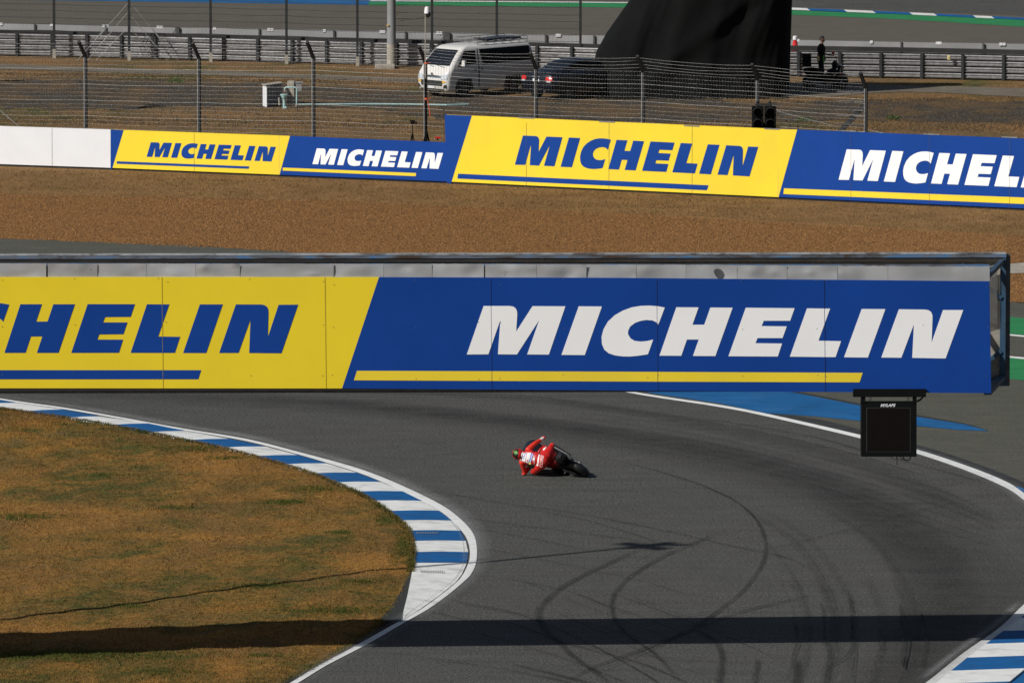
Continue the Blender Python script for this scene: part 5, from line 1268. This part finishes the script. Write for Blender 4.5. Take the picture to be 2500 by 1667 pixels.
# ------------------------------------------------------------------ draped tower
tg = G(1690, 238)
tw = thing('covered_tower', 'tall structure shrouded in loose black cloth beside the parked cars', 'tower', tg)
def tx(x): return (x-1690)/PPM(238)
def tower_ring(z, n=220):
    xl = np.interp(z, [0,1.0,1.5,2.2,3.0,3.7,6.6,7.2], [tx(1446),tx(1449),tx(1456),tx(1480),tx(1515),tx(1546),tx(1700),tx(1745)])
    xr = np.interp(z, [0,3.7,6.6,7.2], [tx(1933),tx(1938),tx(1900),tx(1860)])
    dep = np.interp(z, [0,1.5,3.7,7], [3.1,2.9,2.3,.6]); cx = (xl+xr)/2; hw = (xr-xl)/2; out = []
    for j in range(n):
        a = 2*math.pi*j/n; ca, sa = math.cos(a), math.sin(a); p_ = 3.2
        x = math.copysign(abs(ca)**(2/p_), ca)*hw; y = math.copysign(abs(sa)**(2/p_), sa)*dep
        s_ = x*1.0
        f = .09*math.sin(s_*1.9+z*.35+1.0)+.055*math.sin(s_*4.3-z*.25)+.016*math.sin(s_*9+z*.9+2)+.006*math.sin(s_*19-z*.8)
        sw = .13*math.exp(-((x-(-2.1+z*.95))/.50)**2)-.10*math.exp(-((x-(-1.5+z*.85))/.60)**2)   # swag falling from upper right to lower left
        k = 1+0*(f) ; edge = min(1, abs(sa)*1.6)
        out.append(tg+Vector((cx+x, np.interp(z, [0,1.5,3.7,7], [2.6,2.5,1.8,.4])+y-(f+sw)*edge*(1 if sa < 0 else -.3), z-(.0 if z > 0 else 0))))
    return out
mb = MB(); mb.loft([tower_ring(z) for z in list(np.arange(0, 6.7, .06))+[6.9, 7.1]])
mb.build('black_sheet', 'black_cloth', tw, smooth=True)
for x0, x1 in ((1455,1690),(1690,1925)):
    mb = MB(); mb.tube([tg+Vector((tx(x0), -.62, .03)), tg+Vector(((tx(x0)+tx(x1))/2, -.72, .04)), tg+Vector((tx(x1), -.62, .03))], .05, 8); mb.build('hem', 'black_cloth', tw)

# ------------------------------------------------------------------ marshal, crouching figure and scooter
def person(name_label, parts, mats, org, voxel=.012):
    me = body_mesh(parts, voxel, 5, mats); o = link_mesh('person', me, None, org); tag(o, name_label, 'person'); return o
def head_parts(c, fwd, skin, hair, up=Vector((0,0,1)), r_=.095):
    f = Vector(fwd).normalized(); s_ = up.cross(f).normalized()
    return [('e', c, (r_*.80, r_*1.02, r_*1.22), s_, f, up, skin), ('e', c+up*.035-f*.018, (r_*.88, r_*1.06, r_*1.05), s_, f, up, hair),
            ('c', c+f*r_*.92-up*.012, c+f*r_*1.16-up*.028, .016, .014, skin), ('e', c+f*r_*.55-up*.088, (.045,.045,.03), s_, f, up, skin),
            ('e', c+s_*r_*.84-up*.01, (.012,.025,.034), s_, f, up, skin), ('e', c-s_*r_*.84-up*.01, (.012,.025,.034), s_, f, up, skin)]
def face_bits(o, c, fwd, up=Vector((0,0,1)), r_=.095):
    f = Vector(fwd).normalized(); s_ = up.cross(f).normalized()
    for k in (-1, 1):
        mb = MB(); mb.sphere(c+f*r_*.90+s_*k*.032+up*.004, .011, 0, 8, 6); mb.build('eye', 'white_plain', o, smooth=True)
    mb = MB(); mb.sphere(c+f*r_*.93-up*.062, (.026,.006,.007), 0, 8, 6, s_, f, up); mb.build('mouth', 'orange', o, smooth=True)
q = G(2006, 207.5)
def Q(x, y, z): return q+Vector((x, y, z))
fw = Vector((1, -.12, 0)).normalized(); sd = Vector((.12, 1, 0)).normalized()
hc = Q(.02, 0, 1.76)
pp = head_parts(hc, fw, 2, 3)
pp += [('c', Q(0,0,1.54), Q(0.01,0,1.64), .055, .052, 2), ('e', Q(-.02,0,1.36), (.165,.22,.23), fw, sd, ZZ, 0), ('e', Q(-.02,0,1.12), (.155,.19,.20), fw, sd, ZZ, 0), ('e', Q(-.03,0,.96), (.16,.19,.15), fw, sd, ZZ, 1),
       ('c', Q(-.03,.19,1.48), Q(-.09,.24,1.19), .058, .046, 0), ('c', Q(-.09,.24,1.19), Q(.10,.20,1.02), .042, .030, 2),
       ('c', Q(-.01,-.19,1.48), Q(.07,-.25,1.22), .060, .048, 0), ('c', Q(.07,-.25,1.22), Q(.34,-.26,1.16), .043, .030, 2), ('e', Q(.39,-.26,1.155), (.05,.03,.018), None, None, None, 2), ('e', Q(.13,.20,.99), (.045,.025,.03), None, None, None, 2),
       ('c', Q(-.04,-.09,.93), Q(.02,-.10,.50), .112, .082, 1), ('c', Q(.02,-.10,.50), Q(-.05,-.10,.09), .078, .062, 1), ('c', Q(-.06,-.10,.05), Q(.13,-.11,.04), .042, .035, 3),
       ('c', Q(-.04,.09,.93), Q(-.02,.10,.50), .112, .082, 1), ('c', Q(-.02,.10,.50), Q(-.10,.10,.09), .078, .062, 1), ('c', Q(-.11,.10,.05), Q(.08,.10,.04), .042, .035, 3)]
pp += fingers(Q(.39,-.26,1.155), (1,0,0), (0,1,0), (0,0,-1), 2, r=.009, L=.06)+fingers(Q(.13,.20,.99), (.6,0,-.8), (0,1,0), (-.8,0,-.6), 2, r=.009, L=.06)
mar = person('standing person with short dark hair in black top and trousers, facing right beyond the scooter', pp, ['cloth_dark', 'trouser', 'skin', 'hair'], q)
face_bits(mar, hc, fw)
mb = MB(); mb.prism([Q(.045,-.175,1.20), Q(.085,-.150,1.20), Q(.10,-.165,.88), Q(.05,-.185,.88)], (0,-.012,0)); mb.build('green_stripe', 'green', mar)
mb = MB(); mb.prism([Q(-.17,-.05,1.13), Q(-.10,-.17,1.13), Q(-.09,-.18,.93), Q(-.17,-.06,.93)], (-.02,-.012,0)); mb.build('pale_bib', 'yellow_box', mar)
rf = thing('signal_paddle', 'small red object held out over the guardrail by the standing person', 'paddle', Q(.45,-.26,1.17))
mb = MB(); mb.tube([Q(.43,-.26,1.12), Q(.43,-.26,1.2)], .016, 8); mb.build('handle', 'rubber', rf)
mb = MB(); mb.box(Q(.43,-.26,1.24), (.11,.03,.09)); mb.build('blade', 'lamp_red', rf, bevel=.01)
# crouching figure
q2 = G(2038, 213)
def Q2(x, y, z): return q2+Vector((x, y, z))
h2 = Q2(.03, 0, .84); f2 = Vector((1, -.25, -.25)).normalized(); up2 = Vector((.24, -.05, 1)).normalized()
pp = head_parts(h2, f2, 2, 3, up2)
pp += [('e', h2+Vector((-.03,.0,.02)), (.125,.125,.15), None, None, None, 0), ('c', Q2(-.06,0,.66), Q2(0,0,.76), .09, .085, 0),
       ('e', Q2(-.14,0,.56), (.20,.21,.15), (.86,0,.5), (0,1,0), (-.5,0,.86), 0), ('e', Q2(-.30,0,.40), (.17,.18,.14), None, None, None, 0), ('e', Q2(-.38,0,.26), (.14,.17,.13), None, None, None, 1),
       ('c', Q2(-.02,-.17,.62), Q2(.16,-.24,.42), .062, .05, 0), ('c', Q2(.16,-.24,.42), Q2(.36,-.16,.44), .048, .034, 0), ('e', Q2(.40,-.15,.44), (.045,.03,.022), None, None, None, 2),
       ('c', Q2(-.02,.17,.62), Q2(.18,.22,.45), .062, .05, 0), ('c', Q2(.18,.22,.45), Q2(.38,.14,.46), .048, .034, 0), ('e', Q2(.42,.13,.46), (.045,.03,.022), None, None, None, 2),
       ('c', Q2(-.36,-.10,.25), Q2(.02,-.14,.34), .095, .068, 1), ('c', Q2(.02,-.14,.34), Q2(-.10,-.13,.07), .062, .045, 1), ('c', Q2(-.11,-.13,.045), Q2(.10,-.14,.04), .042, .035, 3),
       ('c', Q2(-.36,.10,.25), Q2(.04,.14,.36), .095, .068, 1), ('c', Q2(.04,.14,.36), Q2(-.08,.13,.07), .062, .045, 1), ('c', Q2(-.09,.13,.045), Q2(.12,.14,.04), .042, .035, 3)]
pp += fingers(Q2(.40,-.15,.44), (1,0,0), (0,1,0), (0,0,-1), 2, r=.009, L=.06)+fingers(Q2(.42,.13,.46), (1,0,0), (0,1,0), (0,0,-1), 2, r=.009, L=.06, thumb=-1)
cr = person('crouching person in a dark hooded jacket bent over the parked scooter', pp, ['cloth_dark', 'trouser', 'skin', 'hair'], q2)
face_bits(cr, h2, f2, up2)
rb = G(2051, 214)
bag = thing('shoulder_bag', 'small dark red bag beside the crouching hooded person', 'bag', rb+ZZ*.43)
mb = MB(); mb.sphere(rb+Vector((.0,-.1,.50)), (.11,.07,.08), 0, 12, 8); mb.build('pouch', 'lamp_red', bag, smooth=True)
mb = MB(); mb.tube([rb+Vector((-.09,-.1,.54)), rb+Vector((-.03,-.1,.62)), rb+Vector((.06,-.1,.6)), rb+Vector((.1,-.1,.52))], .01, 5); mb.build('strap', 'cloth_dark', bag)
# scooter, side on
sc0 = G(2014, 217)
sc = thing('scooter', 'black step-through scooter parked side-on in the shadow of the tower', 'scooter', sc0)
def SS(x, y, z): return sc0+Vector((x, y, z))
for x in (-.60, .62):
    mb = MB(); mb.lathe(SS(x,0,.27), [(.17,-.045),(.25,-.05),(.275,-.02),(.275,.02),(.25,.05),(.17,.045)], 24, axis=(0,1,0)); o = mb.build('wheel', 'rubber', sc)
    mb = MB(); mb.lathe(SS(x,0,.27), [(.175,-.03),(.175,.03)], 20, axis=(0,1,0), caps=False); mb.lathe(SS(x,0,.27), [(.04,-.06),(.04,.06)], 10, axis=(0,1,0))
    for k in range(5): a = k*1.2566; mb.beam(SS(x,0,.27), SS(x+.17*math.cos(a),0,.27+.17*math.sin(a)), .03, .02)
    mb.build('rim', 'steel', o)
mb = MB(); mb.loft([[SS(x, w_*c, z+h_*s_) for c, s_ in ((-1,-.6),(-1,.4),(-.6,1),(.6,1),(1,.4),(1,-.6),(.5,-1),(-.5,-1))] for x, z, w_, h_ in ((-.82,.66,.05,.05),(-.6,.60,.13,.14),(-.35,.52,.15,.20),(-.10,.44,.14,.19),(.02,.34,.13,.08),(.3,.32,.12,.06),(.42,.44,.12,.12),(.5,.62,.11,.18),(.56,.80,.09,.12),(.62,.94,.05,.04))]); mb.build('body', 'black_paint', sc, smooth=True)
mb = MB(); mb.loft([[SS(x, w_*c, z+h_*s_) for c, s_ in ((-1,0),(-.7,1),(.7,1),(1,0),(.7,-.6),(-.7,-.6))] for x, z, w_, h_ in ((-.80,.76,.08,.03),(-.5,.76,.14,.05),(-.15,.72,.13,.05),(-.02,.70,.09,.03))]); mb.build('seat', 'rubber', sc, smooth=True)
mb = MB(); mb.tube([SS(.62,0,.27), SS(.55,0,.60), SS(.47,0,.96)], .03, 8); mb.build('fork', 'steel_dark', sc)
mb = MB(); mb.tube([SS(.40,-.32,1.0), SS(.47,-.12,.98), SS(.47,.12,.98), SS(.40,.32,1.0)], .016, 8); mb.build('handlebar', 'rubber', sc)
for s_ in (-1, 1): mb = MB(); mb.tube([SS(.45,s_*.2,1.0), SS(.43,s_*.25,1.15)], .007, 5); mb.sphere(SS(.42,s_*.27,1.19), (.015,.055,.035)); mb.build('mirror', 'black_paint', sc)
mb = MB(); mb.sphere(SS(.60,0,.90), (.05,.08,.06)); mb.build('headlight', 'lamp_clear', sc, smooth=True)
mb = MB(); mb.box(SS(-.84,0,.66), (.03,.12,.06)); mb.build('tail_light', 'lamp_red', sc)
mb = MB(); mb.tube([SS(-.1,-.16,.22), SS(-.4,-.17,.24), SS(-.72,-.17,.32)], [.025,.045,.045], 8); mb.build('exhaust', 'steel', sc, smooth=True)
mb = MB(); mb.beam(SS(-.6,-.07,.27), SS(-.1,-.08,.30), .05, .07); mb.build('swingarm', 'steel_dark', sc)
mb = MB(); mb.loft([[SS(.62+.31*math.cos(t), c*.07, .27+.31*math.sin(t)) for c in (-1,0,1)] for t in (R(20),R(60),R(100),R(140))], closed=False, caps=False); mb.build('mudguard', 'black_paint', sc, smooth=True)
bx0 = SS(-.80,0,.80)
tbx = thing('top_box', 'tall dark carrier box strapped on the back of the scooter', 'box', bx0)
mb = MB(); mb.box(bx0+Vector((.10,0,.27)), (.34,.36,.46)); mb.build('shell', 'cloth_dark', tbx, bevel=.04)
mb = MB(); mb.box(bx0+Vector((.10,0,.515)), (.36,.38,.05)); mb.build('lid', 'rubber', tbx, bevel=.02)
# red cones at the tower's right
p = G(1941, 158)
cn = thing('traffic_cone', 'red cone with a white tip standing behind the right edge of the black tower', 'cone', p)
mb = MB(); mb.lathe(p, [(.30,0),(.30,.04),(.24,.05),(.10,.80),(.07,.98)], 20); mb.build('body', 'lamp_red', cn, smooth=False)
mb = MB(); mb.lathe(p+ZZ*.98, [(.09,0),(.09,.13),(.05,.15)], 14); mb.build('tip', 'white_plain', cn)
p = G(1975, 158)
bm_ = thing('foam_block', 'long dark red foam block lying on the ground behind the guardrail', 'barrier block', p)
mb = MB(); mb.loft([[p+Vector((x, a*.2, z*(1 if abs(x) < .8 else .6))) for a, z in ((-1,0),(-1,.36),(-.6,.42),(.6,.42),(1,.36),(1,0))] for x in (-.95,-.8,0,.8,.95)]); mb.build('block', plain('faded_red', (.14,.03,.025), .8, var=.3), bm_)
mb = MB(); mb.beam(p+Vector((-.8,-.22,.2)), p+Vector((.8,-.22,.2)), .02, .05); mb.build('strap', 'cloth_dark', bm_)

# ------------------------------------------------------------------ concrete cabinet and pipework on the bank
def XY(x, y, z): return G(x, y)+ZZ*z
p = G(664, 262)
cb_ = thing('utility_cabinet', 'open-backed concrete cabinet with its sunlit left edge painted pale on the grey bank', 'cabinet', p)
xa, xb, xd = G(641.5, 259), G(651, 262), G(689, 256)
mb = MB(); mb.prism([xa, xb, xb+ZZ*.82, xa+ZZ*.82], (xd-xb)*.06); mb.build('lit_side', 'white_plain', cb_)  # white colour paints the sunlit left face of the concrete
mb = MB(); q3 = [xb+(xd-xb)*.06, xd, xd+(xa-xb), xa+(xd-xb)*.06]; mb.prism([v+ZZ*.02 for v in q3], ZZ*.76); mb.build('shell', 'wall_grey', cb_)
mb = MB(); mb.prism([v+ZZ*.79 for v in [xa-Vector((.05,.0,0)), xb-Vector((.03,.06,0)), xd+Vector((.04,-.04,0)), xd+(xa-xb)+Vector((.04,.05,0))]], ZZ*.035); mb.build('lid', 'concrete', cb_)
p = G(694, 265)
vp = thing('pale_blue_standpipe', 'pale blue funnel-topped pipe standing beside the concrete cabinet', 'pipe', p)
mb = MB(); mb.lathe(p, [(.055,0),(.05,.3),(.06,.34),(.12,.44),(.13,.48),(.15,.49),(.15,.53)], 18); mb.build('funnel', 'pipe_blue', vp, smooth=False)
mb = MB(); mb.tube([p+Vector((-.18,-.02,.12)), p+Vector((-.2,-.02,.40))], .035, 10); mb.build('side_pipe', 'concrete', vp)
mb = MB(); mb.tube([p+Vector((0,0,.02)), p+Vector((.08,0,.03))], .06, 10); mb.build('elbow', 'pipe_blue', vp)
p = G(712, 255)
pl_ = thing('concrete_pillar', 'short concrete pillar with a small box on its right side, behind the blue pipes', 'pillar', p)
mb = MB(); mb.prism([p+Vector((x, y, 0)) for x, y in ((-.16,-.12),(.10,-.16),(.14,.10),(-.12,.14))], ZZ*.88); mb.build('shaft', 'concrete', pl_, bevel=.02)
mb = MB(); mb.box(p+Vector((.26,0,.66)), (.24,.2,.30)); mb.box(p+Vector((.27,0,.83)), (.30,.26,.04)); mb.build('meter_box', 'wall_grey', pl_)
p = G(706, 262)
up_ = thing('bent_pipe', 'thin pale blue pipe bent over like an arch in front of the pillar', 'pipe', p)
mb = MB(); mb.tube([p+Vector((-.16,0,.62)), p+Vector((-.16,0,.70)), p+Vector((-.12,0,.74)), p+Vector((.24,0,.74)), p+Vector((.28,0,.70)), p+Vector((.28,0,.12))], .028, 10); mb.build('arch', 'pipe_blue', up_, smooth=True)
mb = MB(); mb.tube([p+Vector((.28,0,0)), p+Vector((.28,0,.14))], .035, 8); mb.build('coupling', 'concrete', up_); mb = MB(); mb.tube([p+Vector((-.16,0,.58)), p+Vector((-.16,0,.64))], .035, 8); mb.build('coupling', 'concrete', up_)
mb = MB(); mb.tube([XY(x, y, .03) for x, y in ((727,257.5),(800,257),(900,256.5),(1000,257),(1090,258.5),(1145,257))], .028, 8)
one(mb, 'ground_pipe', 'pipe_blue', 'long thin pale pipe lying on the grey bank below the minibus', 'pipe', org=XY(727, 257.5, 0))
# weeds
random.seed(31)
for x, y, s_, lab in ((428,203,.34,'round green weed tuft alone on the grey bank above the second fence post'), (1965,296,.30,'low green weed patch near the foot of the fence behind the signal light'), (2180,291,.28,'small green weed clump on the bank right of the cranked end post')):
    V_ = MB(); c = G(x, y)
    for k in range(150):
        a = random.uniform(0, 6.28); r_ = s_*math.sqrt(random.random()); h_ = random.uniform(.06, .22)*(1-.4*r_/s_); q = c+Vector((r_*math.cos(a), r_*math.sin(a), 0))
        l_ = random.uniform(.02, .06); b_ = random.uniform(0, 6.28)
        V_.add([q+Vector((0,0,h_*.2)), q+Vector((l_*math.cos(b_), l_*math.sin(b_), h_*.7)), q+Vector((l_*.3*math.cos(b_+1), l_*.3*math.sin(b_+1), h_))], [(0,1,2)])
    one(V_, 'weed', 'leaf', lab, 'plant', org=c, fixn=False)

# ------------------------------------------------------------------ floodlight pole outside the left of the frame (its shadow crosses the infield and kerb)
ct = 1/math.tan(SUN_EL)
tip = G(1598, 1330); hpole = 17.0
base = tip-Vector((.8, .6, 0))*ct*hpole
fp = thing('floodlight_pole', 'tall slim lamp pole whose thin shadow runs across the grass and kerb', 'pole', base)
mb = MB(); mb.tube([base, base+ZZ*hpole], [.15, .08], 12); mb.build('shaft', 'steel', fp)
mb = MB(); mb.beam(base+Vector((-.55,-.5,hpole-.1)), base+Vector((.55,.5,hpole-.1)), .42, .10); mb.beam(base+Vector((-.5,.6,hpole-.25)), base+Vector((.5,-.6,hpole-.25)), .42, .10); mb.build('crossarm', 'steel', fp)
for a in (-.5, 0, .5):
    mb = MB(); mb.box(base+Vector((a,-.05,hpole+.08)), (.3,.16,.24)); mb.build('lamp_housing', 'black_paint', fp)
